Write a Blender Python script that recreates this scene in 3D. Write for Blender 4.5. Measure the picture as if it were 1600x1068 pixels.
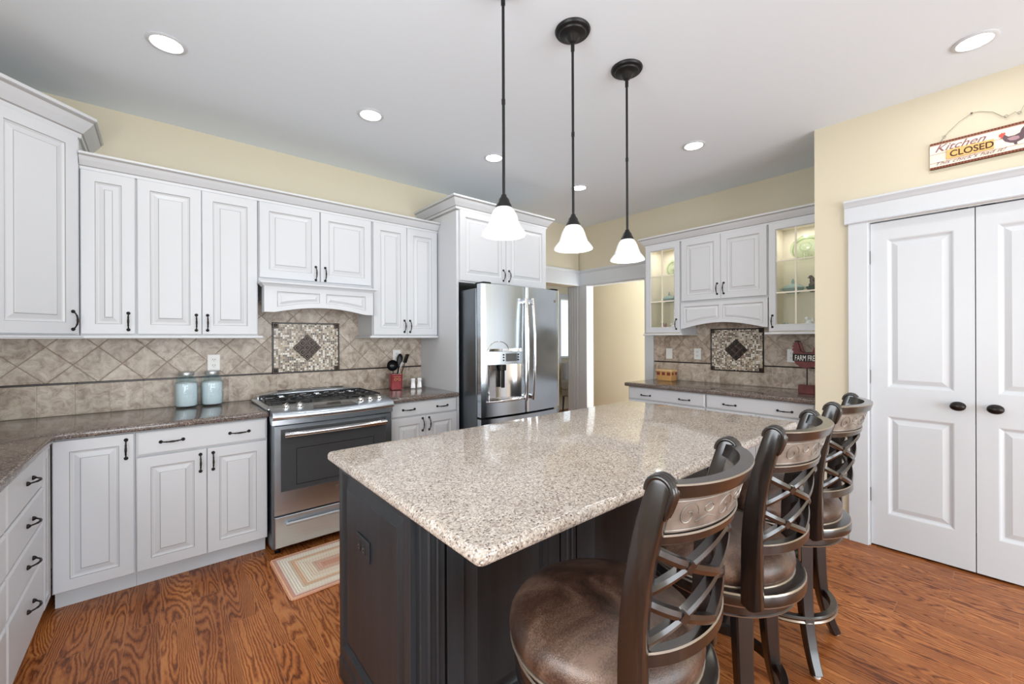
import bpy, bmesh, math, random
from mathutils import Vector, Matrix
R = math.radians
PI = math.pi
random.seed(7)
for o in list(bpy.data.objects):
    bpy.data.objects.remove(o, do_unlink=True)
scn = bpy.context.scene
COL = scn.collection

# ------------------------------------------------------------------ camera
cam_data = bpy.data.cameras.new('camera')
cam = bpy.data.objects.new('camera', cam_data)
COL.objects.link(cam)
cam_data.sensor_width = 36.0
cam_data.lens = 650.4 / 1600 * 36
cam_data.shift_y = -5.65 / 1600
cam_data.clip_start = 0.02
cam.location = (0, 0, 1.372)
YAW, ROLL = R(49.757), R(-0.202)
_F = Vector((math.cos(YAW), math.sin(YAW), 0))
_R0 = Vector((math.sin(YAW), -math.cos(YAW), 0))
_U0 = Vector((0, 0, 1))
_Rv = _R0 * math.cos(ROLL) + _U0 * math.sin(ROLL)
_Uv = -_R0 * math.sin(ROLL) + _U0 * math.cos(ROLL)
cam.rotation_euler = Matrix((_Rv, _Uv, -_F)).transposed().to_euler()
scn.camera = cam

# ------------------------------------------------------------------ world, exposure
world = bpy.data.worlds.new('world')
scn.world = world
world.use_nodes = True
world.node_tree.nodes['Background'].inputs[0].default_value = (0.80, 0.90, 1.0, 1)
world.node_tree.nodes['Background'].inputs[1].default_value = 1.6
scn.view_settings.view_transform = 'Standard'
scn.view_settings.look = 'None'
scn.view_settings.gamma = 1.0
scn.view_settings.exposure = 0.06
scn.view_settings.use_curve_mapping = False

CEIL = 2.85
def area_light(name, loc, rot, sx, sy, power, color=(1, 1, 1), spread=PI):
    l = bpy.data.lights.new(name, 'AREA')
    l.shape = 'RECTANGLE'; l.size = sx; l.size_y = sy; l.energy = power; l.color = color
    l.spread = spread
    o = bpy.data.objects.new(name, l); COL.objects.link(o)
    o.location = loc; o.rotation_euler = rot
    return o
# daylight through the big windows behind and beside the camera
area_light('window_light_rear', (0.2, -3.93, 1.18), (R(90), 0, 0), 1.9, 2.0, 100, (0.88, 0.95, 1.0))
area_light('window_light_rear', (2.5, -3.93, 1.18), (R(90), 0, 0), 1.7, 2.0, 84, (0.88, 0.95, 1.0))
area_light('window_light_side', (-0.97, 0.5, 1.62), (R(90), 0, R(-90)), 1.5, 1.05, 40, (0.93, 0.97, 1.0))
area_light('passage_fill_light', (4.83, 2.03, 1.35), (R(90), 0, 0), .6, 1.7, 38, (0.92, 0.97, 1.0))  # added fill to even out the passage wall; no window stands here

# ------------------------------------------------------------------ node helpers
def mat_new(name):
    m = bpy.data.materials.new(name); m.use_nodes = True
    nt = m.node_tree; b = nt.nodes['Principled BSDF']
    return m, nt, b
def srgb(r, g, b):
    f = lambda c: (c / 255 / 12.92) if c / 255 <= 0.04045 else ((c / 255 + 0.055) / 1.055) ** 2.4
    return (f(r), f(g), f(b), 1)
class G:
    """small node-graph helper"""
    def __init__(s, nt): s.nt = nt
    def _in(s, node, i, v):
        if isinstance(v, bpy.types.NodeSocket): s.nt.links.new(v, node.inputs[i])
        elif v is not None: node.inputs[i].default_value = v
    def math(s, op, a, b=None, c=None):
        n = s.nt.nodes.new('ShaderNodeMath'); n.operation = op
        s._in(n, 0, a); s._in(n, 1, b)
        if c is not None: s._in(n, 2, c)
        return n.outputs[0]
    def mix(s, f, a, b, mode='MIX'):
        n = s.nt.nodes.new('ShaderNodeMix'); n.data_type = 'RGBA'; n.blend_type = mode
        s._in(n, 0, f); s._in(n, 6, a); s._in(n, 7, b)
        return n.outputs[2]
    def coord(s, kind='Object'):
        return s.nt.nodes.new('ShaderNodeTexCoord').outputs[kind]
    def sep(s, v):
        n = s.nt.nodes.new('ShaderNodeSeparateXYZ'); s._in(n, 0, v); return n.outputs
    def comb(s, x, y, z):
        n = s.nt.nodes.new('ShaderNodeCombineXYZ'); s._in(n, 0, x); s._in(n, 1, y); s._in(n, 2, z); return n.outputs[0]
    def noise(s, v, scale, detail=3, rough=0.5, dist=0.0):
        n = s.nt.nodes.new('ShaderNodeTexNoise'); s._in(n, 'Vector', v)
        n.inputs['Scale'].default_value = scale; n.inputs['Detail'].default_value = detail
        n.inputs['Roughness'].default_value = rough; n.inputs['Distortion'].default_value = dist
        return n.outputs
    def white(s, v, dim='3D'):
        n = s.nt.nodes.new('ShaderNodeTexWhiteNoise'); n.noise_dimensions = dim
        s._in(n, 1 if dim == '1D' else 0, v) if dim != '1D' else s._in(n, 'W', v)
        return n.outputs
    def voro(s, v, scale, feature='F1'):
        n = s.nt.nodes.new('ShaderNodeTexVoronoi'); n.feature = feature; s._in(n, 'Vector', v)
        n.inputs['Scale'].default_value = scale; return n.outputs
    def ramp(s, f, stops, interp='LINEAR'):
        n = s.nt.nodes.new('ShaderNodeValToRGB'); s._in(n, 0, f)
        cr = n.color_ramp; cr.interpolation = interp
        while len(cr.elements) < len(stops): cr.elements.new(0.5)
        for e, (p, c) in zip(cr.elements, stops): e.position = p; e.color = c
        return n.outputs[0]
    def bump(s, h, strength=0.2, dist=0.01, normal=None):
        n = s.nt.nodes.new('ShaderNodeBump'); s._in(n, 'Height', h)
        n.inputs['Strength'].default_value = strength; n.inputs['Distance'].default_value = dist
        if normal is not None: s._in(n, 'Normal', normal)
        return n.outputs[0]
    def scale(s, v, sx, sy, sz):
        n = s.nt.nodes.new('ShaderNodeVectorMath'); n.operation = 'MULTIPLY'
        s._in(n, 0, v); n.inputs[1].default_value = (sx, sy, sz); return n.outputs[0]
def plain(name, col, rough=0.5, metal=0.0, coat=0.0, spec=0.5, emit=None, estr=0, bump=None):
    m, nt, b = mat_new(name)
    b.inputs['Base Color'].default_value = col
    b.inputs['Roughness'].default_value = rough
    b.inputs['Metallic'].default_value = metal
    b.inputs['Coat Weight'].default_value = coat
    b.inputs['Specular IOR Level'].default_value = spec
    if emit:
        b.inputs['Emission Color'].default_value = emit; b.inputs['Emission Strength'].default_value = estr
    g = G(nt)
    if bump:
        h = g.noise(g.coord(), bump[0], 3)[0]
        nt.links.new(g.bump(h, bump[1], 0.002), b.inputs['Normal'])
    return m

M = {}
M['white'] = plain('painted_white', srgb(211, 213, 217), 0.38, bump=(60, 0.03))
M['white2'] = plain('painted_trim_white', srgb(212, 216, 221), 0.35, bump=(40, 0.03))
M['glaze'] = plain('grey_glaze', srgb(160, 158, 156), 0.5)
M['glaze_light'] = plain('pale_glaze', srgb(205, 204, 203), 0.5)
M['ceil'] = plain('ceiling_paint', srgb(236, 244, 252), 0.9, bump=(90, 0.05))
M['wall'] = plain('yellow_wall_paint', srgb(218, 209, 186), 0.8, bump=(120, 0.06))
M['cream'] = plain('cabinet_interior_cream', srgb(238, 230, 212), 0.6, bump=(50, 0.02))
M['bronze'] = plain('oil_rubbed_bronze', srgb(46, 42, 40), 0.33, 0.75, bump=(80, 0.1))
M['blackmetal'] = plain('black_metal', srgb(38, 38, 39), 0.4, 0.5, bump=(80, 0.05))
M['black'] = plain('black_gloss_plastic', srgb(18, 18, 20), 0.25, bump=(30, 0.02))
M['gap'] = plain('dark_gap', srgb(12, 12, 12), 0.8, bump=(30, 0.02))
M['chrome'] = plain('polished_steel', (0.78, 0.78, 0.79, 1), 0.12, 1.0, bump=(20, 0.02))
M['iron'] = plain('cast_iron', srgb(40, 40, 42), 0.45, 0.4, bump=(300, 0.2))
M['outlet'] = plain('white_plastic', srgb(240, 240, 238), 0.35, bump=(30, 0.01))
M['slot'] = plain('slot_dark', srgb(60, 58, 56), 0.6, bump=(30, 0.01))
M['ceramic'] = plain('white_ceramic', srgb(243, 243, 244), 0.2, coat=0.5, bump=(30, 0.02))
M['greyfab'] = plain('grey_upholstery', srgb(150, 150, 152), 0.9, bump=(400, 0.3))
M['rubber'] = plain('pale_glide', srgb(215, 215, 215), 0.4, bump=(30, 0.02))
M['lamp'] = plain('lamp_lens', (1, 1, 1, 1), 0.5, emit=(1, 0.98, 0.95, 1), estr=14)
M['puck'] = plain('puck_lens', (1, 1, 1, 1), 0.5, emit=(1, 0.96, 0.9, 1), estr=8)
M['bulb'] = plain('bulb', (1, 1, 1, 1), 0.5, emit=(1, 0.96, 0.9, 1), estr=10)
M['dgreen'] = plain('dark_green_glaze', srgb(52, 82, 76), 0.15, coat=0.6, bump=(25, 0.05))
M['darkhen'] = plain('dark_brown_glaze', srgb(62, 54, 52), 0.25, coat=0.5, bump=(60, 0.2))
M['tealglaze'] = plain('pale_teal_glaze', srgb(150, 176, 174), 0.2, coat=0.5, bump=(40, 0.05))
M['tan'] = plain('wooden_tan', srgb(205, 160, 105), 0.6, bump=(60, 0.1))
M['lidwood'] = plain('pale_lid_wood', srgb(226, 190, 140), 0.5, bump=(60, 0.1))
M['flour'] = plain('white_flour', srgb(238, 242, 244), 0.95, bump=(200, 0.1))
M['plaque'] = plain('tan_plaque', srgb(226, 184, 112), 0.7, bump=(100, 0.1))
M['ink'] = plain('dark_brown_ink', srgb(62, 36, 26), 0.7, bump=(100, 0.05))
M['inkred'] = plain('plum_ink', srgb(140, 96, 104), 0.7, bump=(100, 0.05))
M['inkgrey'] = plain('grey_ink', srgb(128, 104, 102), 0.7, bump=(100, 0.05))
M['redcomb'] = plain('red_paint', srgb(205, 90, 78), 0.7, bump=(100, 0.05))
M['rooster_grey'] = plain('rooster_grey_paint', srgb(98, 80, 86), 0.7, bump=(100, 0.05))
M['rooster_pale'] = plain('rooster_pale_paint', srgb(176, 142, 148), 0.7, bump=(100, 0.05))
M['whitepaint'] = plain('white_letter_paint', srgb(236, 234, 228), 0.7, bump=(100, 0.05))

def m_stainless(name, base=0.62, rough=0.24, vert=True, aniso=0.6):
    m, nt, b = mat_new(name); g = G(nt)
    c = g.coord()
    n = g.noise(g.scale(c, *((900, 900, 3) if vert else (3, 900, 900))), 1, 2)[0]
    col = g.ramp(n, [(0.3, (base * .83, base * .92, base * 1.0, 1)), (0.7, (base * .94, base * 1.04, base * 1.14, 1))])
    nt.links.new(col, b.inputs['Base Color'])
    b.inputs['Metallic'].default_value = 1.0
    big = g.noise(c, 2.2, 2)[0]
    nt.links.new(g.bump(big, 0.12, 0.02), b.inputs['Normal'])
    b.inputs['Roughness'].default_value = rough
    b.inputs['Anisotropic'].default_value = aniso
    return m
M['steel'] = m_stainless('brushed_steel_upright', 0.74, 0.2, True, 0.5)
M['steelh'] = m_stainless('brushed_steel_across', 0.74, 0.30, False, 0.4)
M['steeldark'] = m_stainless('dark_steel_side', 0.22, 0.35, True, 0.2)

def m_glass(name, tint=(1, 1, 1, 1), refl=0.12, col=(1, 1, 1, 1)):
    m = bpy.data.materials.new(name); m.use_nodes = True; nt = m.node_tree
    for n in list(nt.nodes): nt.nodes.remove(n)
    out = nt.nodes.new('ShaderNodeOutputMaterial'); mx = nt.nodes.new('ShaderNodeMixShader')
    tr = nt.nodes.new('ShaderNodeBsdfTransparent'); gl = nt.nodes.new('ShaderNodeBsdfGlossy')
    lw = nt.nodes.new('ShaderNodeLayerWeight'); lw.inputs[0].default_value = 0.5
    fr = nt.nodes.new('ShaderNodeMath'); fr.operation = 'POWER'; fr.inputs[1].default_value = 5.0
    nt.links.new(lw.outputs['Facing'], fr.inputs[0])
    tr.inputs[0].default_value = tint; gl.inputs[0].default_value = col; gl.inputs['Roughness'].default_value = 0.03
    a = nt.nodes.new('ShaderNodeMath'); a.operation = 'MULTIPLY_ADD'
    nt.links.new(fr.outputs[0], a.inputs[0]); a.inputs[1].default_value = 0.8; a.inputs[2].default_value = refl
    nt.links.new(a.outputs[0], mx.inputs[0]); nt.links.new(tr.outputs[0], mx.inputs[1]); nt.links.new(gl.outputs[0], mx.inputs[2])
    nt.links.new(mx.outputs[0], out.inputs[0])
    return m
M['glass'] = m_glass('clear_glass', (0.97, 0.98, 0.97, 1), 0.035)
M['blueglass'] = m_glass('aqua_jar_glass', srgb(240, 249, 252), 0.05, (0.85, 0.97, 1, 1))
M['greenglass'] = m_glass('pale_green_glass', srgb(238, 246, 234), 0.16, (0.9, 1, 0.88, 1))

def m_floor():
    m, nt, b = mat_new('oak_plank_floor'); g = G(nt)
    p = g.sep(g.coord())
    u = g.math('DIVIDE', p[0], 0.127)
    row = g.math('FLOOR', u); fu = g.math('FRACT', u)
    rr = g.white(row, '1D')[0]
    v = g.math('ADD', g.math('DIVIDE', p[1], 0.95), g.math('MULTIPLY', rr, 7.3))
    brd = g.math('FLOOR', v); fv = g.math('FRACT', v)
    rnd = g.white(g.comb(row, brd, 0.0))
    r1, rc = rnd[0], g.sep(rnd[1])
    # grain: contour lines of a stretched noise field, different for each board
    gv = g.comb(g.math('ADD', g.math('MULTIPLY', p[0], 8.0), g.math('MULTIPLY', rc[0], 50.0)),
                g.math('ADD', g.math('MULTIPLY', p[1], 0.9), g.math('MULTIPLY', rc[1], 50.0)),
                g.math('MULTIPLY', rc[2], 20.0))
    n = g.noise(gv, 1.0, 1.0, 0.4, 0.15)[0]
    wig = g.noise(g.scale(g.coord(), 34, 9, 1), 1.0, 3, 0.65)[0]
    ph = g.math('ADD', g.math('MULTIPLY', n, 185.0), g.math('MULTIPLY', wig, 11.0))
    band = g.math('MULTIPLY_ADD', g.math('SINE', ph), 0.5, 0.5)
    band = g.math('POWER', band, 0.5)
    fib = g.noise(g.scale(g.coord(), 520, 12, 1), 1.0, 3, 0.7)[0]
    t = g.math('ADD', g.math('MULTIPLY', band, 0.44), g.math('MULTIPLY', fib, 0.56))
    blot = g.noise(g.scale(g.coord(), 6, 2, 1), 1.0, 3)[0]
    t = g.math('ADD', t, g.math('MULTIPLY', g.math('SUBTRACT', blot, 0.5), 0.5))
    col = g.ramp(t, [(0.20, srgb(80, 38, 16)), (0.40, srgb(130, 70, 32)), (0.60, srgb(162, 94, 46)), (0.82, srgb(194, 128, 74))])
    tone = g.ramp(r1, [(0.0, (0.82, 0.76, 0.72, 1)), (0.5, (1.0, 1.0, 1.0, 1)), (1.0, (1.22, 1.25, 1.24, 1))])
    col = g.mix(1.0, col, tone, 'MULTIPLY')
    e1 = g.math('MINIMUM', fu, g.math('SUBTRACT', 1.0, fu))
    e2 = g.math('MULTIPLY', g.math('MINIMUM', fv, g.math('SUBTRACT', 1.0, fv)), 7.48)
    e = g.math('MINIMUM', e1, e2)
    seam = g.math('LESS_THAN', e, 0.010)
    col = g.mix(g.math('MULTIPLY', seam, 0.55), col, srgb(178, 128, 92))  # seams tinted pale to imitate light reflected off the board bevels
    nt.links.new(col, b.inputs['Base Color'])
    rg = g.math('MULTIPLY_ADD', fib, 0.2, 0.26)
    nt.links.new(rg, b.inputs['Roughness'])
    hgt = g.math('ADD', g.math('MINIMUM', g.math('MULTIPLY', e, 25.0), 1.0), g.math('MULTIPLY', band, 0.25))
    nt.links.new(g.bump(hgt, 0.25, 0.0015), b.inputs['Normal'])
    b.inputs['Specular IOR Level'].default_value = 0.3
    return m
M['floor'] = m_floor()

def m_stone(name, ramp_stops, dark, dthr=0.13, rough=0.1):
    m, nt, b = mat_new(name); g = G(nt); c = g.coord()
    warp = g.noise(c, 60, 3)[1]
    v = nt.nodes.new('ShaderNodeVectorMath'); v.operation = 'MULTIPLY_ADD'
    nt.links.new(warp, v.inputs[0]); v.inputs[1].default_value = (0.012,) * 3; nt.links.new(c, v.inputs[2])
    cell = g.voro(v.outputs[0], 230)[1]
    s = g.sep(cell)
    col = g.ramp(s[0], ramp_stops)
    fine = g.noise(c, 420, 2)[0]
    col = g.mix(0.14, col, g.ramp(fine, [(0.35, (0.25, 0.22, 0.2, 1)), (0.65, (0.9, 0.85, 0.8, 1))]), 'OVERLAY')
    spk = g.voro(v.outputs[0], 120)
    sc = g.sep(spk[1])
    isd = g.math('MULTIPLY', g.math('LESS_THAN', spk[0], 0.30), g.math('LESS_THAN', sc[1], dthr))
    col = g.mix(isd, col, dark)
    cl = g.noise(c, 7, 3)[0]
    col = g.mix(0.22, col, g.ramp(cl, [(0.3, (0.36, 0.34, 0.34, 1)), (0.7, (0.62, 0.6, 0.58, 1))]), 'OVERLAY')
    nt.links.new(col, b.inputs['Base Color'])
    b.inputs['Roughness'].default_value = rough
    b.inputs['Specular IOR Level'].default_value = 0.5
    return m
M['quartz'] = m_stone('beige_speckled_quartz', [(0.0, srgb(116, 106, 100)), (0.15, srgb(150, 139, 130)), (0.4, srgb(178, 167, 156)), (0.75, srgb(192, 182, 172)), (1.0, srgb(218, 212, 206))], srgb(84, 70, 64), 0.22, 0.06)
M['quartz_dark'] = m_stone('brown_speckled_quartz', [(0.0, srgb(70, 60, 57)), (0.3, srgb(98, 87, 82)), (0.7, srgb(118, 107, 101)), (1.0, srgb(152, 142, 136))], srgb(50, 40, 36), 0.2, 0.08)

def tile_colour(g, c, rnd_vec):
    off = g.white(rnd_vec)[1]
    v = g.nt.nodes.new('ShaderNodeVectorMath'); v.operation = 'MULTIPLY_ADD'
    g.nt.links.new(off, v.inputs[0]); v.inputs[1].default_value = (9, 9, 9); g.nt.links.new(c, v.inputs[2])
    n = g.noise(v.outputs[0], 17, 6, 0.7, 0.7)[0]
    n2 = g.noise(v.outputs[0], 4, 2)[0]
    t = g.math('ADD', g.math('MULTIPLY', n, 0.75), g.math('MULTIPLY', n2, 0.25))
    col = g.ramp(t, [(0.34, srgb(132, 112, 98)), (0.45, srgb(172, 156, 142)), (0.56, srgb(200, 188, 175)), (0.68, srgb(216, 208, 198))])
    r = g.sep(off)[0]
    return g.mix(1.0, col, g.ramp(r, [(0, (0.90, 0.88, 0.85, 1)), (1, (1.08, 1.07, 1.06, 1))]), 'MULTIPLY')
def m_tile_diag(name, ox, oz, s=0.158):
    """6 inch tiles laid on the diagonal; local X along the wall, Z up"""
    m, nt, b = mat_new(name); g = G(nt); c = g.coord(); p = g.sep(c)
    x = g.math('SUBTRACT', p[0], ox); z = g.math('SUBTRACT', p[2], oz)
    k = 0.70710678 / s
    a = g.math('MULTIPLY', g.math('ADD', x, z), k); d = g.math('MULTIPLY', g.math('SUBTRACT', x, z), k)
    fa, fd = g.math('FRACT', a), g.math('FRACT', d)
    ia, idd = g.math('FLOOR', a), g.math('FLOOR', d)
    e = g.math('MINIMUM', g.math('MINIMUM', fa, g.math('SUBTRACT', 1.0, fa)), g.math('MINIMUM', fd, g.math('SUBTRACT', 1.0, fd)))
    col = tile_colour(g, c, g.comb(ia, idd, 1.0))
    col = g.mix(g.math('LESS_THAN', e, 0.012), col, srgb(150, 134, 118))
    nt.links.new(col, b.inputs['Base Color']); b.inputs['Roughness'].default_value = 0.38
    nt.links.new(g.bump(g.math('MINIMUM', g.math('MULTIPLY', e, 30.0), 1.0), 0.5, 0.003), b.inputs['Normal'])
    return m
def m_tile_row(name, ox, s=0.158):
    m, nt, b = mat_new(name); g = G(nt); c = g.coord(); p = g.sep(c)
    a = g.math('DIVIDE', g.math('SUBTRACT', p[0], ox), s)
    fa = g.math('FRACT', a)
    e = g.math('MINIMUM', fa, g.math('SUBTRACT', 1.0, fa))
    col = tile_colour(g, c, g.comb(g.math('FLOOR', a), 3.0, 2.0))
    col = g.mix(g.math('LESS_THAN', e, 0.010), col, srgb(196, 184, 168))
    nt.links.new(col, b.inputs['Base Color']); b.inputs['Roughness'].default_value = 0.38
    nt.links.new(g.bump(g.math('MINIMUM', g.math('MULTIPLY', e, 30.0), 1.0), 0.5, 0.003), b.inputs['Normal'])
    return m
def m_mosaic():
    m, nt, b = mat_new('small_stone_mosaic'); g = G(nt); c = g.coord(); p = g.sep(c)
    s = 0.0158
    a, d = g.math('DIVIDE', p[0], s), g.math('DIVIDE', p[2], s)
    fa, fd = g.math('FRACT', a), g.math('FRACT', d)
    e = g.math('MINIMUM', g.math('MINIMUM', fa, g.math('SUBTRACT', 1.0, fa)), g.math('MINIMUM', fd, g.math('SUBTRACT', 1.0, fd)))
    r = g.white(g.comb(g.math('FLOOR', a), g.math('FLOOR', d), 4.0))[0]
    col = g.ramp(r, [(0.0, srgb(70, 54, 44)), (0.16, srgb(128, 106, 88)), (0.32, srgb(170, 148, 124)), (0.55, srgb(205, 190, 168)), (0.78, srgb(240, 236, 228))], 'CONSTANT')
    col = g.mix(g.math('LESS_THAN', e, 0.09), col, srgb(196, 184, 168))
    nt.links.new(col, b.inputs['Base Color']); b.inputs['Roughness'].default_value = 0.22
    nt.links.new(g.bump(g.math('MINIMUM', g.math('MULTIPLY', e, 6.0), 1.0), 0.4, 0.002), b.inputs['Normal'])
    return m
M['mosaic'] = m_mosaic()
M['dark_tile'] = plain('dark_bronze_tile', srgb(58, 48, 42), 0.3, 0.5, bump=(90, 0.25))
M['pencil'] = plain('dark_pencil_tile', srgb(40, 32, 28), 0.3, 0.2, bump=(60, 0.05))

def m_leather():
    m, nt, b = mat_new('mottled_brown_leather'); g = G(nt); c = g.coord()
    n = g.noise(c, 6, 4, 0.6, 0.6)[0]; n2 = g.noise(c, 260, 3, 0.7)[0]
    t = g.math('ADD', g.math('MULTIPLY', n, 0.7), g.math('MULTIPLY', n2, 0.3))
    col = g.ramp(t, [(0.38, srgb(40, 28, 22)), (0.5, srgb(76, 55, 45)), (0.62, srgb(118, 94, 80))])
    nt.links.new(col, b.inputs['Base Color'])
    b.inputs['Metallic'].default_value = 0.15
    nt.links.new(g.math('MULTIPLY_ADD', n2, 0.22, 0.22), b.inputs['Roughness'])
    v = g.voro(c, 420)[0]
    nt.links.new(g.bump(v, 0.25, 0.0012), b.inputs['Normal'])
    b.inputs['Coat Weight'].default_value = 0.15; b.inputs['Coat Roughness'].default_value = 0.3
    return m
M['leather'] = m_leather()
def m_leather_emb():
    m, nt, b = mat_new('pewter_embossed_leather'); g = G(nt); c = g.coord()
    n = g.noise(c, 22, 4)[0]
    nt.links.new(g.ramp(n, [(0.3, srgb(112, 104, 98)), (0.7, srgb(158, 151, 144))]), b.inputs['Base Color'])
    b.inputs['Metallic'].default_value = 0.45; b.inputs['Roughness'].default_value = 0.36
    nt.links.new(g.bump(g.noise(c, 500, 2)[0], 0.15, 0.001), b.inputs['Normal'])
    return m
M['emb'] = m_leather_emb()
def m_espresso():
    m, nt, b = mat_new('espresso_stool_wood'); g = G(nt); c = g.coord()
    n = g.noise(g.scale(c, 20, 20, 3), 1, 4, 0.6)[0]
    nt.links.new(g.ramp(n, [(0.3, srgb(20, 15, 14)), (0.6, srgb(36, 27, 24)), (0.8, srgb(58, 44, 38))]), b.inputs['Base Color'])
    b.inputs['Roughness'].default_value = 0.28; b.inputs['Coat Weight'].default_value = 0.6; b.inputs['Coat Roughness'].default_value = 0.15
    b.inputs['Metallic'].default_value = 0.1
    nt.links.new(g.bump(n, 0.08, 0.002), b.inputs['Normal'])
    return m
M['espresso'] = m_espresso()
M['rub'] = plain('rubbed_pewter_edge', srgb(150, 138, 126), 0.3, 0.7, bump=(80, 0.1))
def m_island():
    m, nt, b = mat_new('black_island_paint'); g = G(nt); c = g.coord()
    n = g.noise(g.scale(c, 30, 30, 2), 1, 3)[0]
    nt.links.new(g.ramp(n, [(0.3, srgb(38, 40, 43)), (0.7, srgb(48, 50, 54))]), b.inputs['Base Color'])
    b.inputs['Roughness'].default_value = 0.42; b.inputs['Specular IOR Level'].default_value = 0.4; b.inputs['Coat Weight'].default_value = 0.0; b.inputs['Coat Roughness'].default_value = 0.25
    nt.links.new(g.bump(n, 0.03, 0.002), b.inputs['Normal'])
    return m
M['island'] = m_island()
def m_rug(hx, hy):
    m, nt, b = mat_new('braided_rug_peach'); g = G(nt); p = g.sep(g.coord())
    ax, ay = g.math('ABSOLUTE', p[0]), g.math('ABSOLUTE', p[1])
    d = g.math('MAXIMUM', g.math('SUBTRACT', ax, hx - hy), ay)           # 0 centre .. hy edge
    k = g.math('DIVIDE', d, 0.0135)
    ring = g.math('FLOOR', k); fr = g.math('FRACT', k)
    col = g.ramp(g.math('DIVIDE', g.math('ADD', ring, 0.5), 20.0), [
        (0.0, srgb(214, 158, 134)), (0.10, srgb(224, 180, 158)), (0.20, srgb(214, 190, 164)), (0.25, srgb(238, 222, 200)),
        (0.42, srgb(242, 232, 212)), (0.5, srgb(236, 214, 184)), (0.55, srgb(228, 184, 150)), (0.60, srgb(222, 200, 172)), (0.65, srgb(244, 236, 220)),
        (0.80, srgb(236, 220, 204)), (0.85, srgb(214, 160, 144)), (0.92, srgb(240, 190, 152)), (0.97, srgb(234, 166, 134))], 'CONSTANT')
    along = g.math('ADD', p[0], p[1])
    st = g.math('FRACT', g.math('ADD', g.math('MULTIPLY', along, 62.0), g.math('MULTIPLY', fr, 0.5)))
    hgt = g.math('MULTIPLY', g.math('SINE', g.math('MULTIPLY', fr, PI)), g.math('MULTIPLY_ADD', g.math('SINE', g.math('MULTIPLY', st, 2 * PI)), 0.3, 0.7))
    dk = g.math('LESS_THAN', hgt, 0.3)
    col = g.mix(g.math('MULTIPLY', dk, 0.45), col, srgb(178, 132, 108))
    nt.links.new(col, b.inputs['Base Color']); b.inputs['Roughness'].default_value = 0.95
    nt.links.new(g.bump(hgt, 0.8, 0.006), b.inputs['Normal'])
    return m
def m_crock():
    m, nt, b = mat_new('red_crock_glaze'); g = G(nt); c = g.coord()
    n = g.noise(c, 30, 3)[0]
    nt.links.new(g.ramp(n, [(0.3, srgb(120, 28, 38)), (0.7, srgb(160, 40, 48))]), b.inputs['Base Color'])
    b.inputs['Roughness'].default_value = 0.3; b.inputs['Coat Weight'].default_value = 0.5
    return m
M['crock'] = m_crock()
def m_barn():
    m, nt, b = mat_new('barn_red_worn_paint'); g = G(nt); c = g.coord()
    n = g.noise(c, 24, 4)[0]
    nt.links.new(g.ramp(n, [(0.3, srgb(84, 34, 34)), (0.7, srgb(122, 54, 52))]), b.inputs['Base Color'])
    b.inputs['Roughness'].default_value = 0.5
    return m
M['barn'] = m_barn()
def m_wicker():
    m, nt, b = mat_new('wicker_weave'); g = G(nt); p = g.sep(g.coord())
    h = g.math('ADD', g.math('MULTIPLY', g.math('ADD', p[0], p[1]), 70.0), g.math('MULTIPLY', g.math('FLOOR', g.math('MULTIPLY', p[2], 90.0)), 0.5))
    w = g.math('MULTIPLY_ADD', g.math('SINE', g.math('MULTIPLY', h, 2 * PI)), 0.5, 0.5)
    r = g.math('MULTIPLY_ADD', g.math('SINE', g.math('MULTIPLY', p[2], 90 * 2 * PI)), 0.5, 0.5)
    t = g.math('MULTIPLY', g.math('ADD', w, r), 0.5)
    nt.links.new(g.ramp(t, [(0.1, srgb(168, 112, 58)), (0.6, srgb(222, 174, 112))]), b.inputs['Base Color'])
    nt.links.new(g.bump(t, 0.5, 0.003), b.inputs['Normal']); b.inputs['Roughness'].default_value = 0.6
    return m
M['wicker'] = m_wicker()
M['weave_red'] = plain('dark_red_splint', srgb(128, 62, 44), 0.6, bump=(80, 0.1))
def m_sign():
    m, nt, b = mat_new('cream_sign_boards'); g = G(nt); p = g.sep(g.coord())
    n = g.noise(g.coord(), 20, 3)[0]
    col = g.ramp(n, [(0.3, srgb(244, 226, 206)), (0.7, srgb(250, 236, 222))])
    f = g.math('FRACT', g.math('MULTIPLY_ADD', p[2], 19.0, 0.35))
    col = g.mix(g.math('LESS_THAN', f, 0.07), col, srgb(186, 160, 138))
    nt.links.new(col, b.inputs['Base Color']); b.inputs['Roughness'].default_value = 0.6
    return m
M['signface'] = m_sign()
M['signrim'] = plain('rust_brown_rim', srgb(146, 84, 56), 0.6, bump=(150, 0.2))
M['signdot'] = plain('dark_rim_mark', srgb(84, 40, 28), 0.6, bump=(150, 0.2))
M['wire'] = plain('grey_wire', srgb(150, 148, 138), 0.4, 0.6, bump=(80, 0.05))
def m_shade():
    m, nt, b = mat_new('alabaster_glass'); g = G(nt); c = g.coord()
    n = g.noise(c, 14, 4, 0.6, 1.0)[0]
    z = g.sep(c)[2]
    b.inputs['Base Color'].default_value = (0.92, 0.92, 0.92, 1)
    b.inputs['Roughness'].default_value = 0.25
    nt.links.new(g.ramp(n, [(0.3, (0.86, 0.86, 0.87, 1)), (0.7, (1, 0.995, 0.98, 1))]), b.inputs['Emission Color'])
    b.inputs['Emission Strength'].default_value = 0.24
    b.inputs['Coat Weight'].default_value = 0.4
    return m
M['shade'] = m_shade()
def m_ovenglass():
    m, nt, b = mat_new('oven_window_glass'); g = G(nt)
    b.inputs['Base Color'].default_value = srgb(74, 75, 77); b.inputs['Roughness'].default_value = 0.08
    b.inputs['Specular IOR Level'].default_value = 0.6
    nt.links.new(g.bump(g.noise(g.coord(), 2, 1)[0], 0.02, 0.01), b.inputs['Normal'])
    return m
M['ovenglass'] = m_ovenglass()

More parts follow.
